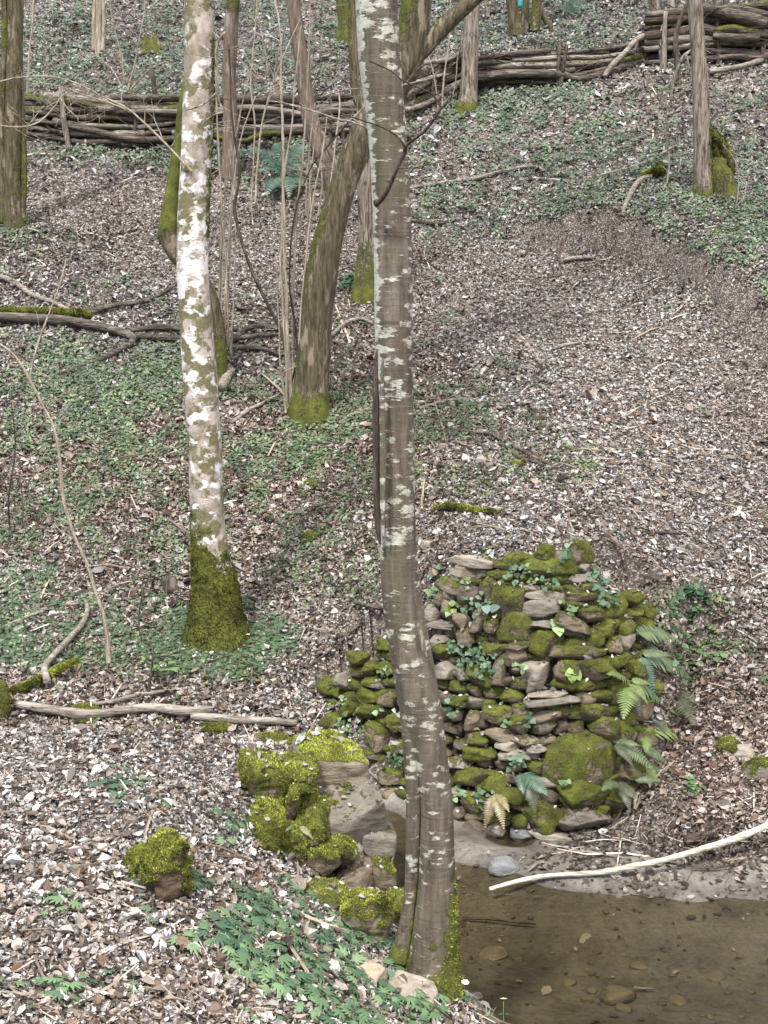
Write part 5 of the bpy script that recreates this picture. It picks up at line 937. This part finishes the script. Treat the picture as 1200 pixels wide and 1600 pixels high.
# ------------------------------------------------------------------ brushwood fences
def fence(lb, base, tops, nlev, rlo, rhi, stakes, seed, explicit=(), nlog=90, tintmoss=.35):
    r = random.Random(seed); B = np.array([hit(x, y) for x, y in base]); H = np.array([(y-t_)*pxm(b_) for (x, y), t_, b_ in zip(base, tops, B)])
    C = crom(np.c_[B, H], 12); seg = np.linalg.norm(np.diff(C[:, :2], axis=0), axis=1); S_ = np.r_[0, np.cumsum(seg)]; L = S_[-1]
    root = thing('brushwood_fence', B[0], lb, 'fence', 'brushwood fences on the slope'); cnt = 0; rest = Acc(); solo_n = 0
    Tn = np.gradient(C[:, :2], axis=0); Tn /= np.linalg.norm(Tn, axis=1)[:, None]
    items = []
    for lev in range(nlev):
        for row in range(2):
            s = r.uniform(-1.2, 0)
            while s < L:
                ln = r.uniform(.9, 3.); items.append((lev, row, s, ln)); s += ln*r.uniform(.55, .95)
    for lev, row, s, ln in items:
        rad = r.uniform(rlo, rhi); ss = np.linspace(max(0, s), min(L, s+ln), 6)
        if ss[-1]-ss[0] < .3: continue
        hrel = (lev+.5)/nlev+r.uniform(-.04, .04); slope = r.uniform(-.06, .06); pts = []
        for q, s1 in enumerate(ss):
            k = np.interp(s1, S_, np.arange(len(S_))); i = int(min(k, len(C)-2)); c = C[i]*(1-(k-i))+C[i+1]*(k-i); tn = Tn[i]
            off = (row-.5)*.2+r.uniform(-.03, .03)
            pts.append(np.array([c[0]+tn[1]*off*-1, c[1]+tn[0]*off, c[2]+c[3]*hrel*.93+slope*(q-2.5)*.4+r.uniform(-.015, .015)]))
        V, Qd, T, N = tube(pts, np.array([1, 1, .95, .9, .8, .7])*rad if r.random() < .5 else np.array([.7, .8, .9, 1, 1, 1])*rad, 8, .12, .14, int(s*10)+lev, wob=.02)
        mo = np.clip(.2+.4*N[:, 2]+.4*fbm(V, 3, 2, 5), 0, 1) if r.random() < tintmoss else 0.
        if row == 0 and cnt < nlog or rad > (rlo+rhi)*.55 and cnt < nlog: mk('log', Acc().add(V, Qd, T, (.3,)*3, mo), M[r.choice(['deadwood', 'greywood', 'bark_log', 'deadwood', 'bark_log', 'bark_dark', 'greywood', 'deadwood'])+'_x'], root); cnt += 1
        else: rest.add(V, Qd, T, (.3,)*3, mo)
    # loose brush packed between the logs
    for _ in range(int(L*26)):
        s1 = r.uniform(0, L); k = np.interp(s1, S_, np.arange(len(S_))); i = int(min(k, len(C)-2)); c = C[i]; tn = Tn[i]; d = np.array([tn[0], tn[1], r.gauss(0, .3)]); p0 = np.array([c[0], c[1]+r.uniform(-.2, .2), c[2]+c[3]*r.uniform(.05, 1.05)]); l_ = r.uniform(.2, .8)
        V, Qd, T, N = tube([p0, p0+d*l_*.5+[0, r.gauss(0, .05), r.gauss(0, .05)], p0+d*l_+[0, r.gauss(0, .1), r.gauss(.0, .1)]], [.008, .006, .003], 4, .15, .1, 2, cap=False); rest.add(V, Qd, None)
    if rest.n: o = mk('brush', rest, M['bark_dark_x'], root); o['kind'] = 'stuff'  # dark bark puts the shade inside the pile into the brush colour
    stakes = list(stakes)
    for _ in range(int(L*1.1)):
        k = r.randint(2, len(C)-3); g0 = C[k]; px_, py_, _z = proj(g0[:3]+[0, -.1, 0]); hp = g0[3]/pxm(g0[:3])*r.uniform(.7, 1.25); stakes.append(([(px_, py_+4, r.uniform(5, 8)), (px_+r.uniform(-5, 5), py_-hp*.5, 6), (px_+r.uniform(-9, 9), py_-hp, 5)], r.choice(['greywood', 'deadwood', 'deadwood'])))
    for L_, mt in stakes:
        g = hit(L_[0][0], L_[0][1]); P, R = upx(L_, g[1]-.08); P = np.concatenate([[P[0]-[0, 0, .15]], P]); R = np.r_[R[0], R]; V, Qd, T, N = tube(P, R, 8, .08, .12, 3); mk('stake', Acc().add(V, Qd, T), M[mt], root)
    for L_, mt, mo, dy in explicit:
        xs_ = [q[0] for q in L_]; xb = [b_[0] for b_ in base]; P = []; R = []
        for q in L_: y = np.interp(q[0], xb, B[:, 1])+dy; p_ = at(q[0], q[1], y); P.append(p_); R.append(q[2]*.5*pxm(p_))
        V, Qd, T, N = tube(P, R, 12, .05, .1, 5, wob=.012); mk('log', Acc().add(V, Qd, T, (.3,)*3, mo*np.clip(.6+.6*N[:, 2], 0, 1)), M[mt+'_x'], root)
    return root
fence('left run of brushwood fence with four stakes behind the two pale trunks', [(30, 212), (110, 226), (200, 230), (290, 224), (400, 216), (500, 214), (590, 204), (640, 184)], [148, 150, 148, 148, 150, 148, 138, 120], 6, .03, .062,
    [([(108, 232, 9), (100, 190, 9), (95, 136, 8)], 'greywood'), ([(250, 230, 10), (245, 170, 9), (238, 114, 8)], 'deadwood'), ([(46, 214, 8), (52, 170, 7), (55, 140, 6)], 'greywood'), ([(456, 214, 9), (458, 175, 9), (456, 150, 8)], 'deadwood'), ([(536, 212, 9), (538, 165, 8), (542, 140, 7)], 'deadwood')], 5,
    [([(84, 190, 12), (120, 198, 14), (150, 206, 13), (190, 216, 12), (230, 218, 10), (280, 216, 10)], 'deadwood', .0, -.16), ([(60, 160, 12), (110, 158, 11), (150, 166, 10), (200, 176, 9)], 'deadwood', .6, -.15), ([(200, 175, 6), (240, 174, 7), (300, 176, 7), (350, 174, 6)], 'greywood', 0, -.17), ([(340, 216, 9), (380, 222, 9), (410, 212, 10), (440, 208, 9)], 'deadwood', 1., -.35), ([(330, 172, 8), (390, 168, 10), (450, 176, 10), (470, 178, 8)], 'greywood', 0, -.16)])
fence('middle run of brushwood fence curving up the slope right of the central trunk', [(600, 206), (650, 176), (700, 150), (760, 138), (830, 132), (900, 124), (960, 108), (1030, 84)], [140, 112, 94, 84, 80, 78, 74, 52], 5, .03, .062,
    [([(872, 132, 8), (873, 100, 7), (874, 70, 6)], 'deadwood'), ([(876, 134, 7), (880, 105, 7), (886, 70, 5)], 'deadwood')], 6,
    [([(738, 124, 14), (790, 116, 14), (840, 115, 13), (880, 118, 12), (905, 124, 11), (950, 114, 11), (990, 100, 10), (1035, 86, 9)], 'deadwood', 0, -.2), ([(944, 120, 8), (956, 102, 9), (975, 84, 8), (995, 62, 9), (1015, 52, 8)], 'greywood', 0, -.32), ([(620, 114, 6), (660, 100, 7), (700, 94, 7), (724, 80, 7)], 'greywood', 0, -.2), ([(632, 172, 8), (660, 164, 9), (690, 150, 8)], 'greywood', 0, -.2), ([(640, 130, 5), (680, 120, 5), (700, 118, 5)], 'greywood', 0, -.25)])
fence('right run of brushwood fence of thick stacked logs at the upper right corner', [(1005, 100), (1060, 98), (1120, 97), (1180, 96), (1260, 94)], [16, 10, 5, 2, 0], 6, .04, .075,
    [([(1126, 96, 10), (1130, 50, 9), (1134, -5, 8)], 'deadwood'), ([(1186, 96, 10), (1196, 60, 9), (1206, 20, 8)], 'deadwood'), ([(1168, 94, 8), (1180, 70, 8), (1194, 36, 7)], 'deadwood'), ([(1110, 92, 8), (1113, 60, 8), (1116, 36, 7)], 'greywood'), ([(1038, 104, 8), (1038, 60, 8), (1040, 18, 7)], 'greywood'), ([(1078, 80, 7), (1079, 50, 8), (1080, 38, 6)], 'greywood')], 8,
    [([(1102, 14, 14), (1130, 20, 20), (1160, 28, 24), (1196, 38, 22)], 'deadwood', 0, -.15), ([(1130, 12, 9), (1160, 16, 11), (1198, 24, 11)], 'deadwood', 0, -.18), ([(1116, 50, 12), (1145, 46, 14), (1165, 50, 12), (1190, 50, 10)], 'deadwood', .8, -.15), ([(1114, 56, 10), (1150, 60, 13), (1186, 60, 12)], 'deadwood', 0, -.2)])
# ------------------------------------------------------------------ ferns
def frond_acc(b_, tip, up, col, W=.045, n=15, side=None, seed=0):
    r = random.Random(seed); b_, tip = np.array(b_, float), np.array(tip, float); L = np.linalg.norm(tip-b_); mid = (b_+tip)/2+np.array([0, -.02, up*L])
    ts = np.linspace(0, 1, n+4); C = ((1-ts)**2)[:, None]*b_+(2*ts*(1-ts))[:, None]*mid+(ts**2)[:, None]*tip; A = Acc(); V, Qd, T, N = tube(C[::3] if len(C[::3]) > 2 else C, np.linspace(.0028, .001, len(C[::3])), 4, .05, 0, 1, cap=False); A.add(V, Qd, None, np.array(col)*[1.1, .9, .7])
    Tn = np.gradient(C, axis=0); Tn /= np.linalg.norm(Tn, axis=1)[:, None]; s0 = np.array([0., -.55, .85]) if side is None else np.array(side, float)
    for i in range(2, n+3):
        q = i/(n+3); ln = 1.3*W*L/.3*math.sin(math.pi*min(1, q*.86+.12))**.8*(1.15-.75*q)*r.uniform(.88, 1.1)
        sd_ = np.cross(Tn[i], s0); sd_ /= np.linalg.norm(sd_); nn = np.cross(sd_, Tn[i]); wd_ = L/(n+3)*.46
        for sg in (1, -1):
            d = sd_*sg*.93+Tn[i]*.36+nn*r.uniform(-.1, .05); P0 = C[i]; pts = []
            for k, ww in ((0, .9), (.35, 1.), (.7, .66), (1, .08)):
                c = P0+d*ln*k-nn*ln*.22*k*k; pts += [c+Tn[i]*wd_*ww, c-Tn[i]*wd_*ww*.9]
            cc = np.array(col)*r.uniform(.8, 1.2); A.add(np.array(pts), [(0, 1, 3, 2), (2, 3, 5, 4), (4, 5, 7, 6)], None, cc)
    return A
GF, GFY, GFB, GFD = (.13, .18, .085), (.2, .27, .09), (.085, .15, .105), (.09, .1, .06)
def wp(px, py, out=.08):
    """point just in front of the wall or ground seen at a pixel"""
    (ki, kz), p_ = on_wall(px, py); qx, qy, _ = proj(p_); y = p_[1] if abs(qx-px)+abs(qy-py) < 14 else hit(px, py)[1]; return at(px, py, y-out)
def fern(lb, fr, W=.05, grp=None, fixed=None, name='fern', up=.22):
    b_ = wp(*fr[0][0]) if fixed is None else at(*fr[0][0], fixed); root = thing(name, b_, lb, 'fern', grp)
    for i, (bp, tp, col, out) in enumerate(fr):
        B = wp(*bp, .06) if fixed is None else at(*bp, fixed); Tt = wp(*tp, .06+out) if fixed is None else at(*tp, fixed-out); mk('frond', frond_acc(B, Tt, up, col, W, 16, None, i+len(lb)), M['green'], root)
    return root
fern('grey-green fern with a long frond arching right at the top of the wall flank', [((990, 992), (1066, 1004), GF, .1), ((994, 994), (1030, 1010), GF, .15)], .055)
fern('large drooping fern on the right flank of the far abutment', [((998, 1024), (1082, 1062), GF, .15), ((1000, 1024), (1024, 1094), GFB, .12), ((1025, 1045), (1056, 1098), GF, .12), ((1000, 1022), (1050, 1026), GF, .2)], .06)
fern('bright green fern in the middle of the right wall flank', [((985, 1066), (974, 1126), GFY, .18), ((985, 1066), (948, 1054), GFY, .1), ((986, 1066), (1012, 1100), GFY, .2), ((988, 1068), (1046, 1108), GF, .16), ((986, 1066), (1000, 1120), GFD, .1), ((984, 1064), (1018, 1070), GFY, .2)], .062)
fern('pale fern leaning right below the bright green fern', [((1005, 1146), (1068, 1152), GFY, .15), ((1008, 1150), (1010, 1176), GFY, .2)], .06)
fern('long pale fern over the mossy ledge beside the big boulder', [((958, 1158), (1024, 1206), GF, .2), ((1000, 1166), (1046, 1196), GF, .2), ((955, 1160), (930, 1172), GFD, .15), ((960, 1160), (990, 1200), GFD, .15), ((962, 1158), (1000, 1166), GF, .2)], .055)
fern('dark hanging fern above the mud right of the wall base', [((962, 1222), (1002, 1256), GFD, .2), ((985, 1216), (1036, 1222), GF, .2), ((970, 1222), (985, 1270), GFD, .15), ((965, 1222), (940, 1236), GF, .15)], .06)
fern('grey-green fern growing at the right edge of the wall top', [((1046, 1084), (1086, 1136), GFD, .15), ((1044, 1080), (1090, 1100), GFD, .1)], .055)
fern('small silvery fern left of the big mossy boulder', [((812, 1208), (857, 1244), GFB, .12), ((812, 1208), (818, 1242), GFB, .1), ((826, 1216), (836, 1272), GFD, .08)], .075)
fern('half dead yellowish fern hanging at the wall foot', [((772, 1238), (788, 1298), (.28, .25, .12), .1), ((772, 1240), (756, 1300), (.2, .15, .09), .08), ((775, 1240), (796, 1270), (.3, .27, .14), .12)], .05)
yf = hit(445, 288)[1]-.1
fern('large blue-green fern growing in front of the fence at upper middle', [((446, 282), (386, 234), GFB, .3), ((446, 280), (404, 270), GFB, .4), ((446, 282), (476, 226), GFB, .0), ((448, 282), (414, 308), GFB, .5), ((448, 282), (480, 292), GFB, .3), ((448, 280), (452, 310), GFB, .5), ((446, 280), (430, 224), GFB, 0), ((446, 280), (400, 250), GFB, .3), ((448, 280), (474, 262), GFB, .3)], .085, fixed=yf, up=.45)
yf = hit(890, 26)[1]
fern('blue-green fern at the top edge above the fence', [((892, 24), (862, 6), GFB, .1), ((892, 24), (880, -14), GFB, 0), ((892, 24), (918, 8), GFB, .1), ((892, 24), (904, -16), GFB, 0)], .08, fixed=yf, up=.4)

fern('long grey fern hanging over the lower right wall flank', [((1022, 1108), (1060, 1140), GF, .15), ((1020, 1106), (1040, 1150), GFD, .15), ((1018, 1106), (1072, 1120), GF, .15)], .055)
fern('small pale fern at the corner between wall flank and leafy bank', [((1010, 1196), (1050, 1216), GF, .12), ((1008, 1196), (1034, 1230), GFY, .12), ((1010, 1196), (1016, 1232), GF, .12)], .055)
fern('tiny fern sprig on the mossed boulders of the near abutment', [((468, 1290), (490, 1312), (.25, .27, .14), .06), ((460, 1288), (445, 1300), GF, .05)], .05, fixed=6.95)
# ------------------------------------------------------------------ ivy and herbs rooted in the old wall
ivy_t = merge([(np.array([(0, 0, 0), (.5, .42, .05), (1., 0, .02), (.5, -.42, .05), (.12, .5, -.03), (.12, -.5, -.03)]), [(0, 3, 2, 1)], [(0, 1, 4), (0, 5, 3)])])
def herb(lb, px, py, rad, n, size, col, cat='ivy', name='ivy_plant', tmpl=None, wallp=True):
    r = np.random.default_rng(int(px*3+py)); a = r.random(n)*6.283; q = np.sqrt(r.random(n))*rad; tv, tq, tt = tmpl or ivy_t; pos = []; 
    for x, y in zip(px+np.cos(a)*q, py+np.sin(a)*q*.8):
        p_ = wp(x, y, .05+.05*r.random()) if wallp else hit(x, y)+[0, 0, .02+.05*r.random()]; pos.append(p_)
    pos = np.array(pos); N = np.tile(np.array([0, -.75, .65]) if wallp else np.array([0, -.3, .95]), (n, 1)); A = Acc(); C = np.array(col)*(.7+.6*r.random((n, 1)))
    inst(A, tv, tq, tt, pos, frames(rnorm(N/np.linalg.norm(N[0]), np.full(n, .3), r), r.random(n)*6.283), size*(.6+.7*r.random(n)), C); o = mk(name, A, M['green'], None, org=pos[0]); return tag(o, lb, cat)
GI, GL = (.075, .14, .075), (.12, .2, .08)
for q in [('small ivy tuft under the pale top slab beside the central trunk', 686, 898, 14, 8, .04, GI), ('ivy spray on the pale block near the top left of the wall', 724, 912, 16, 12, .035, GL), ('ivy sprig left of the pale round wall stone', 680, 924, 12, 9, .04, GL), ('bright herb on the stone beside the dark slab', 708, 951, 12, 8, .045, (.2, .3, .1)),
    ('ivy patch on the dark slab in the upper left wall', 742, 946, 24, 34, .035, GI), ('single large ivy leaf cluster under the dark slab', 771, 954, 5, 3, .07, (.09, .14, .12)), ('large ivy patch left of the middle of the wall', 748, 1038, 34, 60, .036, GI), ('ivy trailing above the large ivy patch', 715, 1012, 20, 20, .034, GI),
    ('ferny herb at the wall top right of the dark slab', 806, 898, 22, 18, .04, GI), ('herb tuft hanging from the upper mossy slab', 831, 898, 18, 18, .035, GL), ('herb tuft beside the flat grey stone near the wall top', 860, 906, 18, 14, .033, GI), ('ivy trailing down the right shoulder of the wall', 934, 906, 22, 34, .04, GI), ('ivy sprig on the right shoulder below the wall top', 950, 935, 18, 20, .04, GI),
    ('ivy leaves at the top edge of the wall', 885, 862, 16, 12, .045, GI), ('herb sprig in the joint right of the grey oval stone', 884, 955, 18, 12, .04, GL), ('bright broad-leaved seedling on the middle right of the wall', 895, 1054, 12, 6, .08, (.22, .34, .1)), ('pale leaf seedling in the wall joint', 868, 978, 6, 3, .07, (.25, .36, .16)), ('small herb above the grey sloping slab', 812, 1045, 10, 8, .035, GL),
    ('ivy patch at lower left of the wall beside the central trunk', 706, 1105, 18, 18, .035, GI), ('small herb on the mossy stones of the lower wall', 798, 1123, 14, 8, .04, GL), ('herb sprig under the grey sloping slab', 828, 1125, 12, 9, .035, GI), ('ivy sprig in the lower wall left of the boulder', 803, 1190, 16, 20, .036, GI), ('small ivy cluster beside the half dead fern', 755, 1245, 22, 16, .036, GI),
    ('herb tuft hanging near the lowest wall stones', 718, 1238, 18, 10, .038, GL), ('tiny herb on the big mossy boulder', 886, 1223, 8, 7, .035, GL), ('ivy near the left mossy flank of the wall', 545, 1135, 24, 24, .034, GL), ('herb sprig on the left flank beside the central trunk', 622, 1185, 16, 22, .036, GI), ('broad leaves at the far left end of the wall', 486, 1136, 16, 8, .07, (.12, .19, .1)), ('small herb on the upper left mossy flank', 604, 1046, 12, 10, .035, GL), ('small herb in the middle of the left mossy flank', 587, 1110, 9, 6, .04, GL),
    ('herb on the left flank above the slab stone', 528, 1095, 14, 10, .035, GL), ('ivy leaves at the foot of the wall near the white stone', 992, 1270, 14, 10, .04, GI)]: herb(*q)
herb('dark ivy bush at the right shoulder of the far abutment', 1080, 955, 34, 150, .05, (.06, .125, .06), 'ivy', 'ivy_bush', wallp=False)
herb('ivy spreading down the right wall flank among the ferns', 1050, 1060, 34, 60, .042, GI)
herb('ivy creeping at the foot of the fern flank', 1040, 1120, 30, 40, .04, GI)
herb('leafy herb patch below the ivy bush', 1090, 1020, 44, 110, .05, GL, 'herb', 'herb_patch', wallp=False)
herb('herb tuft on the leafy bank right of the wall foot', 1082, 1236, 18, 26, .04, GL, 'herb', 'herb_patch', wallp=False)
herb('dark ivy around the foot of the ridged tree left of the central trunk', 550, 448, 16, 60, .07, (.05, .095, .05), 'ivy', 'ivy_plant', wallp=False)

# ------------------------------------------------------------------ near bank: anemone foliage, flowers, grass
def palmate(seed, L=.5, k=3):
    r = random.Random(seed); parts = []
    for i in range(k):
        az = i*6.283/k+r.uniform(-.3, .3); c = np.array([math.cos(az), math.sin(az), 0])*.2; parts.append(blade(.2, .012, az, .1, 0, .3))
        for da, l_ in ((-.62, .75), (-.22, 1.), (.22, 1.), (.62, .75)):
            v, q, t_ = blade(L*l_*r.uniform(.85, 1.15), .055, az+da, .15, .35, .32); parts.append((v+c, q, t_))
        for da, l_ in ((-1.1, .5), (1.1, .5)):
            v, q, t_ = blade(L*l_, .05, az+da, .1, .35, .32); parts.append((v+c, q, t_))
    return merge(parts)
PAL = [palmate(i) for i in range(4)]
NG = [(450, 1415, 90, 34, 1.), (400, 1465, 80, 44, .8), (490, 1530, 130, 44, .85), (540, 1480, 60, 50, .6), (650, 1578, 90, 26, 1.), (715, 1590, 46, 22, 1.), (560, 1592, 140, 26, .8), (236, 1386, 50, 14, .9), (288, 1392, 30, 20, .9), (362, 1300, 30, 50, .6), (420, 1225, 30, 24, .3), (100, 1560, 120, 40, .12), (300, 1450, 90, 60, .12), (250, 1240, 90, 40, .12), (616, 1515, 24, 34, 1.), (640, 1530, 24, 26, 1.), (380, 1350, 60, 30, .3), (130, 1440, 100, 60, .05), (260, 1555, 80, 30, .15)]
P = sample(13000, 4.3, 8.6); g_ = blobs(P, NG, .5); ok = (RNG.random(len(P)) < g_*.55*(np.clip(.75+1.4*fbm(P[:, :2], 3, 2, 8), 0, 1.3))) & (P[:, 2] > .12); P = P[ok]; N = Gn(P[:, :2]); A = Acc(); v = RNG.integers(0, 4, len(P))
C = np.array([(.095, .16, .08), (.075, .13, .07), (.13, .2, .1), (.055, .1, .06)])[RNG.integers(0, 4, len(P))]*(.8+.4*RNG.random((len(P), 1)))
for k in range(4): s_ = v == k; inst(A, *PAL[k], P[s_]+[0, 0, .004], frames(rnorm(N[s_], np.full(s_.sum(), .18)), RNG.random(s_.sum())*6.283), .125*(.7+.6*RNG.random(s_.sum())), C[s_]*1.35)
# the same plant at the foot of the mossy tree
P = sample(30000, 9.4, 12.2); g_ = blobs(P, [(330, 1005, 120, 60, 1.), (150, 1010, 170, 50, .7), (60, 940, 100, 50, .4), (210, 960, 60, 30, .5)], .5); ok = RNG.random(len(P)) < g_*.6*np.clip(.7+1.4*fbm(P[:, :2], 2.5, 2, 9), 0, 1.2); P = P[ok]; N = Gn(P[:, :2]); v = RNG.integers(0, 4, len(P))
for k in range(4): s_ = v == k; inst(A, *PAL[k], P[s_]+[0, 0, .01], frames(rnorm(N[s_], np.full(s_.sum(), .25)), RNG.random(s_.sum())*6.283), .1*(.7+.6*RNG.random(s_.sum())), np.array([(.085, .135, .068)])*(.7+.6*RNG.random((s_.sum(), 1))))
o = mk('anemone_foliage', A, M['green'], org=(0, 0, 0)); tag(o, 'lobed green anemone foliage carpeting parts of the bank', 'foliage', kind='stuff')
# flowers: built once, then copied
def flower(white=True):
    root = thing('wood_anemone' if white else 'crocus', (0, 0, 0), 'x', 'flower'); h = .11 if white else .07
    V, Qd, T, N = tube([(0, 0, 0), (.004, .003, h*.5), (0, 0, h)], [.0018, .0016, .0014], 5, .02, 0, 1); mk('stem', Acc().add(V, Qd, T, (.14, .2, .08)), M['green'], root)
    A = Acc(); k = 7 if white else 6
    for i in range(k):
        az = i*6.283/k; v, q, t_ = blade(.021 if white else .04, .0075 if white else .008, az, .45 if white else 1.05, .15 if white else -.05, h, 0); A.add(v, q, t_)
    mk('petals', A, M['petal_white' if white else 'petal_lilac'], root)
    V, T = ICO[2]; mk('stamens', Acc().add(V*[.0055, .0055, .004]+[0, 0, h+.005], None, T), M['stamen_yellow'], root)
    A = Acc()
    if white: tv, tq, tt = PAL[0]; inst(A, tv, tq, tt, np.array([[0, 0, h*.35]]), np.eye(3)[None], np.array([.05]), np.array([(.09, .19, .075)]))
    else:
        for i in range(5): v, q, t_ = blade(.09, .0022, i*1.3, 1.0, .5, 0, 0); A.add(v, q, t_, (.1, .17, .08))
    mk('leaves', A, M['green'], root); return root
def dup(o, parent=None):
    c = o.copy(); COL.objects.link(c); c.parent = parent
    for ch in o.children: dup(ch, c)
    return c
FL = [(247, 1372, 'white anemone flower beside the mossy stump'), (438, 1371, 'white anemone flower at the upper edge of the foliage patch on the near bank'), (412, 1402, 'white anemone flower left in the foliage patch below the mossed boulders'), (446, 1408, 'white anemone flower in the middle of the foliage patch below the mossed boulders'), (497, 1464, 'white anemone flower left of the rounded mossy stone'), (639, 1504, 'white anemone flower just left of the central trunk foot'), (634, 1470, 'small white anemone flower between the rounded mossy stone and trunk'), (702, 1533, 'white anemone flower at the right of the central trunk foot'), (721, 1550, 'white anemone flower on the water edge right of the trunk'), (801, 1572, 'white anemone flower standing alone over the water at the bottom'), (660, 1556, 'white anemone flower on the tan stone at the trunk foot'), (424, 1222, 'white anemone flower on the mossed boulder stack'), (588, 1448, 'white anemone flower right of the foliage patch near the rounded stone'),
  (317, 990, 'white anemone flower at the left foot of the mossy tree'), (363, 988, 'white anemone flower at the right foot of the mossy tree'), (310, 1032, 'white anemone flower below the mossy tree foot, left one'), (337, 1026, 'white anemone flower straight below the mossy tree foot'), (389, 1000, 'white anemone flower right of the mossy tree foot'), (424, 952, 'white anemone flower up the slope right of the mossy tree'), (48, 1012, 'white anemone flower near the left edge of the gully'), (158, 1043, 'white anemone flower beside the sapling foot'), (210, 1056, 'white anemone flower left of the broad-leaved plant'), (395, 950, 'tiny white anemone flower right of the moss-covered foot')]
f0 = flower(True)
for i, (px, py, lb) in enumerate(FL):
    o = f0 if i == 0 else dup(f0); g = hit(px, py+20 if py > 1100 else py+12); s_ = 1.15 if py > 1100 else 1.0
    if px == 801: g = hit(772, 1606)+[0.05, 0, 0]
    o.location = g; o.rotation_euler = (random.uniform(-.35, .15)+.35, random.uniform(-.25, .25), random.uniform(0, 6)); o.scale = (s_,)*3; tag(o, lb, 'flower', 'white wood anemones')
c0 = flower(False); g = hit(262, 1498); c0.location = g; c0.scale = (1.25,)*3; tag(c0, 'open pale lilac crocus in the leaves below the mossy stump', 'flower', 'crocuses')
for px, py, lb, s_ in ((243, 1462, 'closed pale crocus left above the open lilac one', .8), (258, 1460, 'closed pale crocus right above the open lilac one', .8), (378, 1186, 'lilac crocus at the back of the near bank beside the mossed boulders', .9)):
    o = dup(c0); o.location = hit(px, py); o.scale = (s_, s_, s_*1.2); o.rotation_euler = (0, 0, px); tag(o, lb, 'flower', 'crocuses')
# broad-leaved plant below the mossy tree
g = hit(256, 1066); A = Acc()
for i in range(11):
    a = i*2.4; L = .07+.004*i; v, q, t_ = blade(.085, .032, a, .25, .2, .0, 0); A.add(v+[math.cos(a)*.05, math.sin(a)*.05, .1+.012*(i % 4)], q, t_, np.array((.16, .28, .1))*random.uniform(.8, 1.15))
    V, Qd, T, N = tube([(0, 0, 0), (math.cos(a)*.03, math.sin(a)*.03, .06), (math.cos(a)*.055, math.sin(a)*.055, .1+.012*(i % 4))], [.002]*3, 4, .04, 0, cap=False); A.add(V, Qd, None, (.15, .2, .08))
A.V = [v_+g for v_ in A.V]; o = mk('herb_plant', A, M['green'], None, org=g); tag(o, 'bright broad-leaved seedling cluster below the mossy tree foot', 'herb')
# grass tufts
def grass(lb, px, py, n, L, w_, col=(.13, .2, .08), lean=(0, 0), ym=3.):
    g = hit(px, py, ym); r = random.Random(int(px+py)); A = Acc()
    for i in range(n): v, q, t_ = blade(L*r.uniform(.5, 1.1), w_, r.uniform(0, 6.283), r.uniform(.9, 1.4), r.uniform(.2, .8), 0, .01); A.add(v+g+[lean[0]*0, 0, 0], q, t_, np.array(col)*r.uniform(.7, 1.3))
    o = mk('grass_tuft', A, M['green'], None, org=g); tag(o, lb, 'grass tuft', 'grass tufts')
for q in [('grass tuft with long arching blades right of the central trunk foot', 704, 1560, 12, .16, .0035, (.2, .28, .14)), ('grass tuft at the bottom edge near the water', 760, 1600, 16, .13, .003), ('grass tuft near the flowers at the bottom', 690, 1590, 14, .1, .003), ('grass tuft in the anemone patch, left side', 385, 1470, 14, .1, .0025), ('grass tuft below the anemone patch', 480, 1560, 12, .1, .0025), ('grass tuft left of the open crocus', 120, 1455, 9, .12, .0028, (.2, .25, .14)), ('grass tuft above the mossy stump', 262, 1300, 10, .08, .0025), ('grass tuft behind the near bank beside the moss-capped rock', 205, 1150, 10, .12, .003), ('grass tuft behind the near bank near its middle', 325, 1170, 10, .1, .003), ('grass tuft at far lower left', 40, 1540, 8, .09, .0025), ('grass tuft at the bottom left corner area', 170, 1580, 9, .08, .0025)]: grass(*q)
